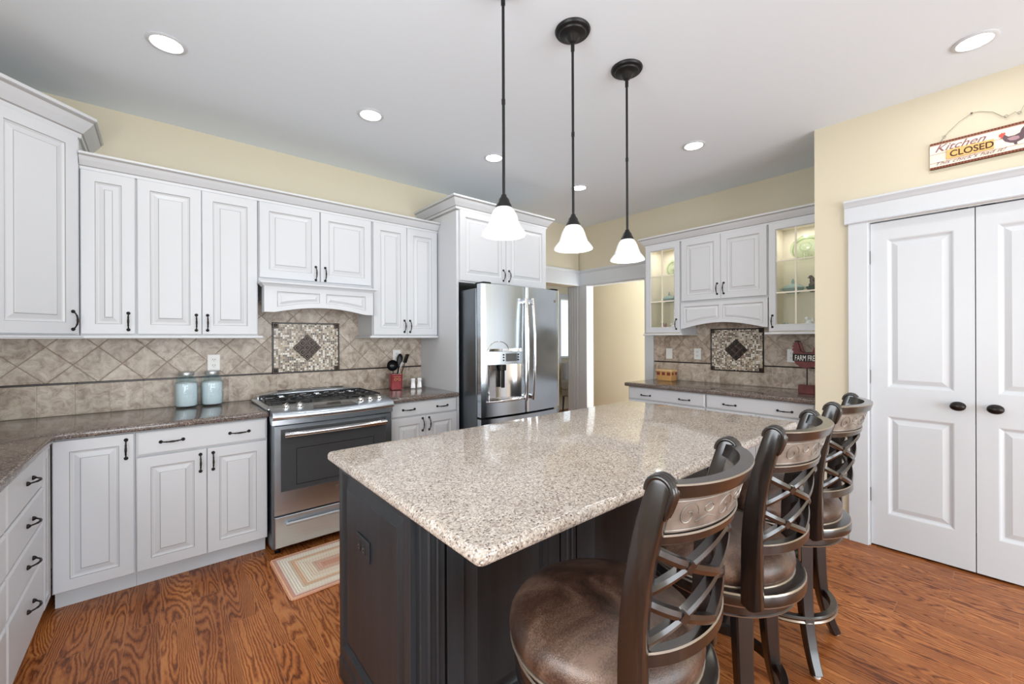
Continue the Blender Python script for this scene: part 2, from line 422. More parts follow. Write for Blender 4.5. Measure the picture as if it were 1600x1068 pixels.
# ------------------------------------------------------------------ geometry helpers
def obj(name, bm, mats, parent=None, loc=(0, 0, 0), rot=None, smooth=None):
    if smooth is not None:
        bm.normal_update()
        for f in bm.faces: f.smooth = True
        for e in bm.edges:
            if len(e.link_faces) == 2:
                try: e.smooth = e.calc_face_angle() < R(smooth)
                except ValueError: pass
    me = bpy.data.meshes.new(name); bm.to_mesh(me); bm.free()
    if not isinstance(mats, (list, tuple)): mats = [mats]
    for m in mats: me.materials.append(m)
    o = bpy.data.objects.new(name, me); COL.objects.link(o)
    if parent is not None: o.parent = parent
    o.location = loc
    if rot is not None: o.rotation_euler = rot
    return o
def thing(name, label, cat, loc=(0, 0, 0), rotz=0, group=None):
    o = bpy.data.objects.new(name, None); COL.objects.link(o)
    o.location = loc; o.rotation_euler = (0, 0, rotz); o.empty_display_size = 0.1
    return tag(o, label, cat, group)
def tag(o, label, cat, group=None):
    o['label'] = label; o['category'] = cat
    if group: o['group'] = group
    return o
def struct(name, bm, m, **k):
    o = obj(name, bm, m, **k); o['kind'] = 'structure'; return o
def dup(root, loc=None, rotz=None, label=None, group=None):
    def cp(o, par):
        c = o.copy(); COL.objects.link(c); c.parent = par
        for ch in [x for x in bpy.data.objects if x.parent == o and x != c]:
            cp(ch, c)
        return c
    r = cp(root, None)
    if loc is not None: r.location = loc
    if rotz is not None: r.rotation_euler = (0, 0, rotz)
    if label: r['label'] = label
    if group: r['group'] = group
    return r
def B(): return bmesh.new()
def box(bm, x0, x1, y0, y1, z0, z1, mi=0, bev=0, seg=2):
    vs = [bm.verts.new((x, y, z)) for z in (z0, z1) for y in (y0, y1) for x in (x0, x1)]
    fs = [(0, 2, 3, 1), (4, 5, 7, 6), (0, 1, 5, 4), (2, 6, 7, 3), (0, 4, 6, 2), (1, 3, 7, 5)]
    faces = [bm.faces.new([vs[i] for i in f]) for f in fs]
    for f in faces: f.material_index = mi
    if bev:
        es = list({e for f in faces for e in f.edges})
        r = bmesh.ops.bevel(bm, geom=es, offset=bev, segments=seg, affect='EDGES', profile=0.5)
        for f in r['faces']: f.material_index = mi
    return bm
def bx(*a, **k): return box(B(), *a, **k)
def tube(bm, pts, rad, seg=10, mi=0, caps=True, flat=None):
    """tube along points; rad number or list"""
    pts = [Vector(p) for p in pts]; n = len(pts)
    rr = rad if isinstance(rad, (list, tuple)) else [rad] * n
    rings = []; prev = None
    for i, p in enumerate(pts):
        t = (pts[min(i + 1, n - 1)] - pts[max(i - 1, 0)]).normalized()
        if prev is None:
            a = Vector((0, 0, 1)) if abs(t.z) < 0.9 else Vector((1, 0, 0))
            u = t.cross(a).normalized()
        else:
            u = (prev - t * prev.dot(t)).normalized()
        prev = u; w = t.cross(u)
        rings.append([bm.verts.new(p + (u * math.cos(2 * PI * k / seg) + w * math.sin(2 * PI * k / seg)) * rr[i]) for k in range(seg)])
    for a, b in zip(rings, rings[1:]):
        for k in range(seg):
            f = bm.faces.new([a[k], b[k], b[(k + 1) % seg], a[(k + 1) % seg]]); f.material_index = mi
    if caps:
        bm.faces.new(rings[0]).material_index = mi; bm.faces.new(rings[-1][::-1]).material_index = mi
    return bm
def lathe(bm, prof, seg=32, mi=0, c=(0, 0, 0), mis=None):
    rings = []
    for r, z in prof:
        if r < 1e-6: rings.append([bm.verts.new((c[0], c[1], c[2] + z))])
        else: rings.append([bm.verts.new((c[0] + r * math.cos(2 * PI * k / seg), c[1] + r * math.sin(2 * PI * k / seg), c[2] + z)) for k in range(seg)])
    for j, (a, b) in enumerate(zip(rings, rings[1:])):
        m_ = mis[j] if mis else mi
        for k in range(seg):
            k2 = (k + 1) % seg
            if len(a) == 1 and len(b) == 1: continue
            if len(a) == 1: vs = [a[0], b[k2], b[k]]
            elif len(b) == 1: vs = [a[k], a[k2], b[0]]
            else: vs = [a[k], a[k2], b[k2], b[k]]
            bm.faces.new(vs).material_index = m_
    return bm
def fix(bm):
    bmesh.ops.recalc_face_normals(bm, faces=bm.faces); return bm
def sweep(bm, path, prof, mi=0, side=1, caps=True, closed=False, mis=None):
    """profile [(out, z)] swept along a plan polyline; out is to the right of travel"""
    path = [Vector((p[0], p[1])) for p in path]; n = len(path); rings = []
    for i, p in enumerate(path):
        ns = []
        if i > 0 or closed:
            d = (p - path[i - 1]).normalized(); ns.append(Vector((d.y, -d.x)) * side)
        if i < n - 1 or closed:
            d = (path[(i + 1) % n] - p).normalized(); ns.append(Vector((d.y, -d.x)) * side)
        if len(ns) == 2:
            a = (ns[0] + ns[1]).normalized(); a = a / max(0.2, a.dot(ns[0]))
        else: a = ns[0]
        rings.append([bm.verts.new((p.x + a.x * o_, p.y + a.y * o_, z)) for o_, z in prof])
    m = len(prof)
    pairs = list(zip(rings, rings[1:])) + ([(rings[-1], rings[0])] if closed else [])
    for a, b in pairs:
        for k in range(m):
            f = bm.faces.new([a[k], a[(k + 1) % m], b[(k + 1) % m], b[k]])
            f.material_index = mis[k] if mis else mi
    if caps and not closed:
        bm.faces.new(rings[0]).material_index = mi; bm.faces.new(rings[-1][::-1]).material_index = mi
    return fix(bm)
def sweep_rect(bm, pts, ups, w, h, mi=0, chamfer=0.0):
    """rectangular bar along 3D points; ups gives the direction of its h side; w across"""
    pts = [Vector(p) for p in pts]; n = len(pts); rings = []
    for i, p in enumerate(pts):
        t = (pts[min(i + 1, n - 1)] - pts[max(i - 1, 0)]).normalized()
        up = Vector(ups[i] if isinstance(ups, list) else ups)
        u = t.cross(up).normalized(); v = u.cross(t).normalized()
        ww = (w[i] if isinstance(w, list) else w) / 2; hh = (h[i] if isinstance(h, list) else h) / 2
        c = chamfer
        if c:
            q = [(-ww + c, -hh), (ww - c, -hh), (ww, -hh + c), (ww, hh - c), (ww - c, hh), (-ww + c, hh), (-ww, hh - c), (-ww, -hh + c)]
        else: q = [(-ww, -hh), (ww, -hh), (ww, hh), (-ww, hh)]
        rings.append([bm.verts.new(p + u * a + v * b) for a, b in q])
    m = len(rings[0]); fs = []
    for a, b in zip(rings, rings[1:]):
        for k in range(m): fs.append(bm.faces.new([a[k], a[(k + 1) % m], b[(k + 1) % m], b[k]]))
    fs.append(bm.faces.new(rings[0])); fs.append(bm.faces.new(rings[-1][::-1]))
    for f in fs: f.material_index = mi
    bmesh.ops.recalc_face_normals(bm, faces=fs)
    return bm
def round_poly(pts, rads, seg=6):
    out = []; n = len(pts)
    for i in range(n):
        p = Vector(pts[i]); a = Vector(pts[i - 1]) - p; b = Vector(pts[(i + 1) % n]) - p
        r = rads[i] if isinstance(rads, (list, tuple)) else rads
        if r <= 0: out.append(tuple(p)); continue
        a.normalize(); b.normalize()
        ang = a.angle(b); d = r / math.tan(ang / 2)
        c = p + (a + b).normalized() * (r / math.sin(ang / 2))
        s, e = p + a * d - c, p + b * d - c
        t0 = math.atan2(s.y, s.x); t1 = math.atan2(e.y, e.x)
        dt = (t1 - t0 + PI) % (2 * PI) - PI
        for k in range(seg + 1):
            t = t0 + dt * k / seg; out.append((c.x + r * math.cos(t), c.y + r * math.sin(t)))
    return out
def inset_poly(pts, d):
    """inset a CCW polygon by d"""
    n = len(pts); out = []
    for i in range(n):
        p0, p, p1 = Vector(pts[i - 1]), Vector(pts[i]), Vector(pts[(i + 1) % n])
        e0 = (p - p0).normalized(); e1 = (p1 - p).normalized()
        n0 = Vector((-e0.y, e0.x)); n1 = Vector((-e1.y, e1.x))
        a = (n0 + n1).normalized(); a = a / max(0.3, a.dot(n0))
        out.append((p.x + a.x * d, p.y + a.y * d))
    return out
def slab(bm, outline, z0, z1, r=0.012, mi=0, seg=4):
    """flat slab with a rounded edge; outline CCW"""
    rings = []
    for k in range(seg + 1):
        t = PI / 2 * k / seg; rings.append((r * (1 - math.cos(t)) if False else r - r * math.sin(t), z0 + r - r * math.cos(t)))
    prof = [(r - r * math.sin(PI / 2 * k / seg), z0 + r - r * math.cos(PI / 2 * k / seg)) for k in range(seg + 1)]
    prof += [(r - r * math.cos(PI / 2 * k / seg), z1 - r + r * math.sin(PI / 2 * k / seg)) for k in range(seg + 1)]
    R_ = []
    for d, z in prof:
        q = inset_poly(outline, d) if d > 1e-6 else outline
        R_.append([bm.verts.new((x, y, z)) for x, y in q])
    n = len(outline)
    for a, b in zip(R_, R_[1:]):
        for k in range(n):
            f = bm.faces.new([a[k], a[(k + 1) % n], b[(k + 1) % n], b[k]]); f.material_index = mi
    bm.faces.new(R_[0][::-1]).material_index = mi; bm.faces.new(R_[-1]).material_index = mi
    return bm
def rings_front(bm, pts, rings, cap=True, capmat=0):
    """pts CCW as seen from the front (-Y), in (x, z); rings [(inset, y, mat)]"""
    R_ = []
    for d, y, m in rings:
        q = inset_poly(pts, d) if abs(d) > 1e-6 else pts
        R_.append(([bm.verts.new((x, y, z)) for x, z in q], m))
    n = len(pts)
    for (a, _), (b, m) in zip(R_, R_[1:]):
        for k in range(n):
            bm.faces.new([a[k], a[(k + 1) % n], b[(k + 1) % n], b[k]]).material_index = m
    if cap: bm.faces.new(R_[-1][0]).material_index = capmat
    return R_[0][0]
def rect(x0, x1, z0, z1): return [(x0, z0), (x1, z0), (x1, z1), (x0, z1)]
def door_mesh(w, h, s=0.058, th=0.02, glaze=True):
    """raised panel cabinet door, local x 0..w, z 0..h, front at y=-th"""
    bm = B(); g1, g2 = (1, 2) if glaze else (0, 0)
    rg = [(0, 0, 0), (0, -th + .003, 0), (.003, -th, 0), (s, -th, 0), (s + .0022, -th + .004, g1), (s + .009, -th + .0085, 0), (s + .011, -th + .0095, g2),
          (s + .016, -th + .0095, 0), (s + .038, -th + .003, 0), (s + .0405, -th + .0015, g1), (s + .043, -th + .0005, 0)]
    rings_front(bm, rect(0, w, 0, h), rg)
    vs = [bm.verts.new(p) for p in ((0, 0, 0), (0, 0, h), (w, 0, h), (w, 0, 0))]; bm.faces.new(vs)
    return bm
def drawer_mesh(w, h, th=0.02):
    bm = B()
    rings_front(bm, rect(0, w, 0, h), [(0, 0, 0), (0, -th + .006, 0), (.0015, -th + .005, 2), (.008, -th + .001, 0), (.011, -th, 0)])
    vs = [bm.verts.new(p) for p in ((0, 0, 0), (0, 0, h), (w, 0, h), (w, 0, 0))]; bm.faces.new(vs)
    return bm
CABM = [M['white'], M['glaze'], M['glaze_light']]
def text(name, body, parent, loc, rot, size, m, ext=0.001, shear=0.0, align='LEFT', sx=1.0, offset=0.0):
    c = bpy.data.curves.new(name, 'FONT'); c.body = body; c.size = size; c.extrude = ext; c.shear = shear; c.align_x = align; c.offset = offset
    t = bpy.data.objects.new(name, c); COL.objects.link(t)
    bpy.context.view_layer.update()
    me = bpy.data.meshes.new_from_object(t.evaluated_get(bpy.context.evaluated_depsgraph_get()))
    bpy.data.objects.remove(t, do_unlink=True)
    me.name = name; me.materials.clear(); me.materials.append(m)
    o = bpy.data.objects.new(name, me); COL.objects.link(o); o.parent = parent
    o.location = loc; o.rotation_euler = rot; o.scale = (sx, 1, 1)
    return o

# pull handle: shared mesh, long axis along local Z, standing off towards -Y
def pull_mesh():
    bm = B(); L = 0.048
    pts, rr = [], []
    N = 16
    for i in range(N + 1):
        t = -1 + 2 * i / N
        pts.append((0, -0.006 - 0.024 * (1 - abs(t) ** 2.4), L * t))
        rr.append(0.0032 + 0.0022 * math.exp(-(t / 0.33) ** 2) + (0.0012 if abs(abs(t) - 0.5) < 0.07 else 0))
    tube(bm, pts, rr, 10)
    for s in (-1, 1):
        tube(bm, [(0, 0, s * (L + .001)), (0, -0.004, s * (L + .001)), (0, -.009, s * (L + .001)), (0, -.012, s * L)], [0.0095, 0.0095, 0.006, .003], 12)
    bm.normal_update()
    for f in bm.faces: f.smooth = True
    me = bpy.data.meshes.new('handle'); bm.to_mesh(me); bm.free(); me.materials.append(M['bronze']); return me
PULL = pull_mesh()
def handle(parent, x, z, vert=True, y=-0.02, flip=False):
    o = bpy.data.objects.new('handle', PULL); COL.objects.link(o); o.parent = parent
    o.location = (x, y, z)
    if not vert: o.rotation_euler = (0, R(90), 0)
    return o
def cabinet(name, label, cat, loc, rotz, w, d, z0, z1, fronts, toe=0.0, group=None, rail=False, hollow=False, side_mat=None):
    t = thing(name, label, cat, (loc[0], loc[1], 0), rotz, group)
    bm = B()
    if hollow:
        th = 0.018
        box(bm, 0, th, 0, d, z0, z1); box(bm, w - th, w, 0, d, z0, z1)
        box(bm, th, w - th, 0, d, z0, z0 + th, 1); box(bm, th, w - th, 0, d, z1 - th, z1, 1)
        box(bm, th, w - th, d - th, d, z0 + th, z1 - th, 1)
        box(bm, th, th + .002, .03, d - th, z0 + th, z1 - th, 1); box(bm, w - th - .002, w - th, .03, d - th, z0 + th, z1 - th, 1)
        box(bm, th, .045, 0, .02, z0 + th, z1 - th); box(bm, w - .045, w - th, 0, .02, z0 + th, z1 - th)
        obj('body', bm, [M['white'], M['cream']], t)
    else:
        box(bm, 0, w, 0, d, z0, z1, bev=0.001, seg=1)
        obj('body', bm, M['white'], t)
    if toe:
        obj('toe_kick', bx(0.0, w, toe, toe + .02, 0.0, z0), M['white2'], t)
        obj('carcass_base', bx(0.0, w, toe + .02, d, 0.0, z0), M['white'], t)
    if rail:
        bm = B()
        pr = [(0, 0), (0, .016), (.004, .018), (.022, .018), (.026, .012), (.026, .004), (.022, 0)]
        sweep(bm, rail, [(o_, z0 - .018 + z) for o_, z in pr])
        obj('light_rail', bm, M['white'], t)
    for f in fronts:
        k, x0, x1, a, b = f[:5]; hs = f[5] if len(f) > 5 else []
        if k == 'door':
            o = obj('door', door_mesh(x1 - x0, b - a, .058 if x1 - x0 > .21 else .024), CABM, t, (x0, 0, a))
        elif k == 'drawer':
            o = obj('drawer', drawer_mesh(x1 - x0, b - a), CABM, t, (x0, 0, a))
        elif k == 'glass':
            o = glass_door(t, x0, x1, a, b)
        for hx, hz, v in hs: handle(o, hx, hz, v)
    return t
def glass_door(t, x0, x1, a, b, s=0.052):
    w, h = x1 - x0, b - a; bm = B()
    vs_o = rect(0, w, 0, h)
    # frame as ring strips front, inner lip and back
    R_ = []
    for d, y, m in [(0, 0, 0), (0, -.017, 0), (.003, -.02, 0), (s, -.02, 0), (s + .002, -.017, 1), (s + .006, -.013, 0), (s + .006, 0, 0)]:
        q = inset_poly(vs_o, d) if d else vs_o
        R_.append(([bm.verts.new((x, y, z)) for x, z in q], m))
    R_.append((R_[0][0], 0))
    for (p, _), (q, m) in zip(R_, R_[1:]):
        for k in range(4): bm.faces.new([p[k], p[(k + 1) % 4], q[(k + 1) % 4], q[k]]).material_index = m
    o = obj('door', bm, CABM, t, (x0, 0, a))
    i = s + .006; bm = B()
    box(bm, w / 2 - .006, w / 2 + .006, -.017, -.009, i, h - i)
    for k in (1, 2):
        z = i + (h - 2 * i) * k / 3; box(bm, i, w / 2 - .006, -.017, -.009, z - .006, z + .006); box(bm, w / 2 + .006, w - i, -.017, -.009, z - .006, z + .006)
    obj('muntin', bm, M['cream'], o)
    obj('glass_pane', bx(i, w - i, -.008, -.005, i, h - i), M['glass'], o)
    return o

# ------------------------------------------------------------------ room shell
XL, YA, XB, XP = -1.0, 3.70, 4.33, 3.58
struct('floor', bx(-1.3, 7.2, -4.2, 6.0, -0.1, 0.0), M['floor'])
struct('ceiling', bx(-1.3, 7.2, -4.2, 6.0, CEIL, CEIL + .1), M['ceil'])
bm = B(); box(bm, XL - .2, 3.15, YA, YA + .19, 0, CEIL); box(bm, 3.15, 4.31, YA, YA + .19, 2.07, CEIL)
struct('wall_back', bm, M['wall'])
bm = B(); box(bm, XB, XB + .12, .86, 2.705, 0, CEIL); box(bm, XB, XB + .12, 3.575, YA + .19, 0, CEIL); box(bm, XB, XB + .12, 2.705, 3.575, 2.07, CEIL)
struct('wall_right', bm, M['wall'])
struct('wall_passage', bx(5.2, 5.3, 1.9, 4.4, 0, CEIL), M['wall'])
struct('wall_passage_end', bx(XB + .12, 5.2, 1.9, 2.0, 0, CEIL), M['wall'])
bm = B(); box(bm, XL - .12, XL, 1.27, YA, 0, CEIL); box(bm, XL - .12, XL, -4.1, -.27, 0, CEIL); box(bm, XL - .12, XL, -.27, 1.27, 0, 1.08); box(bm, XL - .12, XL, -.27, 1.27, 2.16, CEIL)
struct('wall_left', bm, M['wall'])
bm = B()
box(bm, XP, XP + .12, .577, .873, 0, CEIL); box(bm, XP, XP + .12, -.37, .577, 2.13, CEIL); box(bm, XP, XP + .12, -4.1, -.37, 0, CEIL)
struct('wall_pantry', bm, M['wall'])
struct('wall_pantry_side', bx(XP + .12, XB + .12, .753, .86, 0, CEIL), M['wall'])
bm = B(); box(bm, XP + .12, XB + .12, -1.0, -.9, 0, CEIL); box(bm, XB + .02, XB + .12, -.9, .753, 0, CEIL)
struct('wall_closet', bm, M['wall'])
bm = B()
xs = [(XL - .12, -.75), (1.15, 1.65), (3.35, XP + .12)]
for a, b_ in xs: box(bm, a, b_, -4.2, -4.06, 0, CEIL)
for a, b_ in ((-.75, 1.15), (1.65, 3.35)): box(bm, a, b_, -4.2, -4.06, 0, .12); box(bm, a, b_, -4.2, -4.06, 2.22, CEIL)
struct('wall_front', bm, M['wall'])
# hall beyond the doorway
bm = B()
for a, b_, c_, d_ in ((2.4, 5.86, 0, CEIL), (6.75, 7.1, 0, CEIL), (5.86, 6.75, 0, 1.02), (5.86, 6.75, 2.12, CEIL)): box(bm, a, b_, 5.5, 5.62, c_, d_)
struct('wall_hall', bm, M['wall'])
struct('wall_hall_side', bx(2.4, 2.5, YA + .19, 5.5, 0, CEIL), M['wall'])
struct('wall_hall_end', bx(7.0, 7.1, YA + .19, 5.5, 0, CEIL), M['wall'])
bm = B(); box(bm, 5.76, 5.86, 5.47, 5.5, 0.9, 2.22); box(bm, 6.75, 6.85, 5.47, 5.5, 0.9, 2.22); box(bm, 5.86, 6.75, 5.47, 5.5, 2.12, 2.22)
box(bm, 5.72, 6.9, 5.42, 5.5, 1.0, 1.03)
struct('window_1', bm, M['white2'])
w1 = bx(5.86, 6.75, 5.56, 5.565, 1.03, 2.12); struct('window_2', w1, M['glass'])

# trims: doorway to the hall and cased opening on the right wall
bm = B()
hp = [(0, 2.07), (.018, 2.07), (.020, 2.085), (.018, 2.10), (.018, 2.235), (.026, 2.245), (.034, 2.262), (.034, 2.275), (0, 2.275)]
sweep(bm, [(3.06, YA), (XB, YA), (XB, 2.50)], hp)
struct('trim_1', bm, M['white2'])
bm = B()
box(bm, 4.308, 4.312, YA, YA + .19, 0, 2.07)
for k in range(4): box(bm, 4.300, 4.308, YA + .012 + k * .044, YA + .044 + k * .044, 0, 2.07, bev=.002, seg=1)
struct('trim_2', bm, M['white2'])
bm = B(); box(bm, XB - .018, XB, 3.565, 3.699, 0, 2.068, bev=.002, seg=1); box(bm, XB, XB + .12, 3.565, 3.575, 0, 2.07); box(bm, XB, XB + .12, 2.705, 3.565, 2.06, 2.07)
struct('trim_3', bm, M['white2'])
bm = B(); box(bm, XB - .018, XB, 2.594, 2.705, 0, 2.068, bev=.002, seg=1)
struct('trim_4', bm, M['white2'])
bm = B(); box(bm, 3.06, 3.15, YA - .018, YA, 0, 2.068)
struct('trim_5', bm, M['white2'])
# pantry casing
bm = B()
box(bm, XP - .02, XP, .577, .682, 0, 2.132, bev=.003, seg=1); box(bm, XP - .02, XP, -.475, -.37, 0, 2.132, bev=.003, seg=1)
struct('trim_6', bm, M['white2'])
bm = B()
hp = [(0, 2.132), (.024, 2.132), (.030, 2.138), (.024, 2.146), (.020, 2.150), (.020, 2.242), (.026, 2.248), (.034, 2.262), (.046, 2.276), (.046, 2.288), (0, 2.288)]
sweep(bm, [(XP, .70), (XP, -.50)], hp)
struct('trim_7', bm, M['white2'])
struct('baseboard_pantry', fix(bx(XP - .015, XP, .682, .875, 0, .13, bev=.004, seg=1)), M['white2'])
# jamb edges
bm = B(); box(bm, XP, XP + .12, .572, .577, 0, 2.13); box(bm, XP, XP + .12, -.37, -.365, 0, 2.13); box(bm, XP, XP + .12, -.365, .572, 2.125, 2.13)
struct('trim_8', bm, M['white2'])

def pantry_door(name, ly, w, knob_u, hinge_side):
    """two panel door slab; local X to the viewer's right (world -Y)"""
    t = bpy.data.objects.new(name, None); COL.objects.link(t); t['kind'] = 'structure'
    t.location = (XP + .012, ly, 0.012); t.rotation_euler = (0, 0, R(-90))
    H = 2.106; px0, px1 = .083, w - .083
    holes = [(px0, px1, .215, .850), (px0, px1, 1.035, 1.992)]
    bm = B()
    def q(x0, x1, z0, z1):
        bm.faces.new([bm.verts.new(p) for p in ((x0, 0, z0), (x1, 0, z0), (x1, 0, z1), (x0, 0, z1))])
    q(0, px0, 0, H); q(px1, w, 0, H)
    zs = [0, holes[0][2], holes[0][3], holes[1][2], holes[1][3], H]
    for i in (0, 2, 4): q(px0, px1, zs[i], zs[i + 1])
    for h in holes:
        rings_front(bm, rect(h[0], h[1], h[2], h[3]), [(0, 0, 0), (.006, .002, 0), (.012, .008, 0), (.020, .012, 0), (.024, .012, 0), (.050, .003, 0), (.054, .003, 0)])
    for p in (((0, 0, 0), (0, 0, H), (0, .035, H), (0, .035, 0)), ((w, 0, 0), (w, .035, 0), (w, .035, H), (w, 0, H)), ((0, 0, H), (w, 0, H), (w, .035, H), (0, .035, H)), ((0, .035, 0), (0, .035, H), (w, .035, H), (w, .035, 0))):
        bm.faces.new([bm.verts.new(v) for v in p])
    bmesh.ops.remove_doubles(bm, verts=bm.verts, dist=1e-5)
    o = obj('door_slab', bm, M['white2'], t)
    bm = B()
    prof = [(0, 0), (.026, 0), (.027, .004), (.012, .008), (.010, .022), (.018, .030), (.026, .040), (.027, .047), (.022, .055), (.010, .060), (0, .061)]
    lathe(bm, prof, 28)
    bmesh.ops.rotate(bm, verts=bm.verts, matrix=Matrix.Rotation(R(90), 3, 'X'))
    bmesh.ops.scale(bm, verts=bm.verts, vec=(1.22, 1, 0.92))
    obj('door_knob', fix(bm), M['bronze'], t, (knob_u, 0, .953), smooth=50)
    for z in (1.885, 1.10, .325):
        bm = bx(-.007, .001, -.010, -.002, z - .045, z + .045, bev=.002, seg=1)
        hx = 0 if hinge_side == 'L' else w + .006
        obj('hinge', bm, M['bronze'], t, (hx, 0, 0))
    bm = bx(0, .055, -.004, .002, H + .004, H + .011)
    obj('ball_catch', bm, M['black'], t, (w - .08 if hinge_side == 'L' else .02, 0, 0))
    return t
pantry_door('door_1', .570, .463, .395, 'L')
pantry_door('door_2', .103, .463, .072, 'R')

# ------------------------------------------------------------------ wall cabinets, range wall
UF = 3.37; UD = YA - UF - .011
UZ0, UZ1 = 1.397, 2.35
UP = 'white raised panel wall cabinets'
zh = .075
# diagonal corner cabinet, taller than the others
dl = .42; c45 = math.cos(R(45))
dx0, dy0 = -.345 - dl * c45, UF - .01 - dl * c45
t = thing('corner_cabinet', 'tall white diagonal corner wall cabinet with one wide raised panel door, far left', 'cabinet', (dx0, dy0, 0), R(45))
# body pentagon built in world plan then moved to local
def loc45(x, y):
    v = Matrix.Rotation(R(-45), 2) @ Vector((x - dx0, y - dy0)); return (v.x, v.y)
pent = [loc45(*p) for p in ((dx0, dy0), (-.345, UF - .01), (-.345, YA - .012), (XL + .002, YA - .012), (XL + .002, dy0))]
bm = B(); slab(bm, pent, 1.397, 2.505, .001, seg=1); obj('body', bm, M['white'], t)
o = obj('door', door_mesh(dl - .036, 1.10, .062), CABM, t, (.018, 0, 1.405))
handle(o, dl - .036 - .03, .075)
bm = B(); sweep(bm, [pent[0], pent[1]], [(0, 1.379), (0, 1.396), (.022, 1.396), (.026, 1.39), (.022, 1.379)]); obj('light_rail', bm, M['white'], t)
crown = [(0, -.0), (.004, 0), (.007, .004), (.009, .020), (.013, .025), (.034, .052), (.046, .070), (.050, .078), (.056, .080), (.056, .092), (0, .092)]
CM = [0, 1, 0, 1, 0, 0, 1, 0, 0, 0, 0]
def crown_at(z, s=1.0): return [(a * s + .0005, z + b * s) for a, b in crown]
bm = B()
sweep(bm, [(XL + .002, dy0), (dx0, dy0), (-.345, UF - .01), (-.345, YA - .002)], crown_at(2.50, 1.35), mis=CM)
tag(obj('crown_moulding', bm, [M['white'], M['glaze']]), 'white crown moulding angled round the top of the tall corner cabinet', 'moulding')

def ucab(label, x0, x1, z0, z1, doors, rail=None, **k):
    return cabinet('wall_cabinet', label, 'cabinet', (x0, UF, 0), 0, x1 - x0, UD, z0, z1, doors, group=None, rail=rail, **k)
w = .236
ucab('narrow white wall cabinet with a single door beside the tall corner cabinet', -.343, -.107, UZ0, UZ1,
     [('door', .004, w - .004, 1.405, 2.335, [(w - .038, zh, True)])], rail=[(0, 0), (w, 0)])
w = .632
ucab('white wall cabinet with two doors above the blue jars, left of the range hood', -.107, .525, UZ0, UZ1,
     [('door', .006, w / 2 - .0015, 1.405, 2.335, [(w / 2 - .035, zh, True)]), ('door', w / 2 + .0015, w - .006, 1.405, 2.335, [(.028, zh, True)])], rail=[(0, 0), (w, 0), (w, UD - .01)])
w = .81
ucab('short white wall cabinet with two doors over the range hood', .527, 1.337, 1.775, UZ1,
     [('door', .006, w / 2 - .003, 1.805, 2.335, [(w / 2 - .038, .06, True)]), ('door', w / 2 + .003, w - .010, 1.805, 2.335, [(.032, .06, True)])])
w = .608
ucab('white wall cabinet with two narrow doors right of the range hood', 1.339, 1.947, UZ0, UZ1,
     [('door', .006, w / 2 - .0015, 1.405, 2.335, [(w / 2 - .032, zh, True)]), ('door', w / 2 + .0015, w - .006, 1.405, 2.335, [(.025, zh, True)])], rail=[(0, UD - .01), (0, 0), (w, 0)])
bm = B(); sweep(bm, [(-.343, UF - .001), (1.952, UF - .001)], crown_at(2.335, .98), mis=CM)
tag(obj('crown_moulding', bm, [M['white'], M['glaze']]), 'long white crown moulding running over the wall cabinets on the range wall', 'moulding')

def valance(t, w, z0, z1, rise, holes, y=0, th=.022, flat=.05):
    """arched valance board, two raised panels with arched lower edges"""
    xc = w / 2
    def arch(x):
        u = min(1, abs(x - xc) / (w / 2 - flat)); return z0 + rise * (1 - u * u) ** 1.15
    xs = sorted(set([w * i / 60 for i in range(61)] + [h[0] for h in holes] + [h[1] for h in holes]))
    bm = B(); m_ = .034
    def lowh(x): return arch(x) + m_
    def q(p):
        bm.faces.new([bm.verts.new(v) for v in p])
    for a, b_ in zip(xs, xs[1:]):
        mid = (a + b_) / 2
        hs = [h for h in holes if h[0] <= mid <= h[1]]
        if hs:
            q([(a, y - th, arch(a)), (b_, y - th, arch(b_)), (b_, y - th, lowh(b_)), (a, y - th, lowh(a))])
            q([(a, y - th, z1 - m_), (b_, y - th, z1 - m_), (b_, y - th, z1), (a, y - th, z1)])
        else:
            q([(a, y - th, arch(a)), (b_, y - th, arch(b_)), (b_, y - th, z1), (a, y - th, z1)])
        q([(a, y, arch(a)), (b_, y, arch(b_)), (b_, y - th, arch(b_)), (a, y - th, arch(a))])
        q([(a, y, z1), (b_, y, z1), (b_, y, arch(b_)), (a, y, arch(a))])
    q([(0, y, z0), (0, y - th, z0), (0, y - th, z1), (0, y, z1)]); q([(w, y, z0), (w, y, z1), (w, y - th, z1), (w, y - th, z0)])
    for h in holes:
        pts = [(x, lowh(x)) for x in xs if h[0] <= x <= h[1]] + [(h[1], z1 - m_), (h[0], z1 - m_)]
        def ins(d):
            x0, x1 = h[0] + d, h[1] - d; n = len(pts) - 2; out = []
            for i in range(n):
                x = x0 + (x1 - x0) * i / (n - 1); out.append((x, lowh(x) + d))
            return out + [(x1, z1 - m_ - d), (x0, z1 - m_ - d)]
        prof = [(0, -th, 0), (.002, -th + .003, 1), (.006, -th + .008, 0), (.009, -th + .009, 2), (.012, -th + .009, 0), (.026, -th + .003, 0), (.028, -th + .002, 2), (.03, -th + .001, 0)]
        R_ = [([bm.verts.new((x, y + yy, z)) for x, z in (ins(d))], m) for d, yy, m in prof]
        n = len(R_[0][0])
        for (p, _), (r2, m) in zip(R_, R_[1:]):
            for k in range(n): bm.faces.new([p[k], p[(k + 1) % n], r2[(k + 1) % n], r2[k]]).material_index = m
        bm.faces.new(R_[-1][0])
    bmesh.ops.remove_doubles(bm, verts=bm.verts, dist=1e-5)
    obj('valance_board', bm, CABM, t)

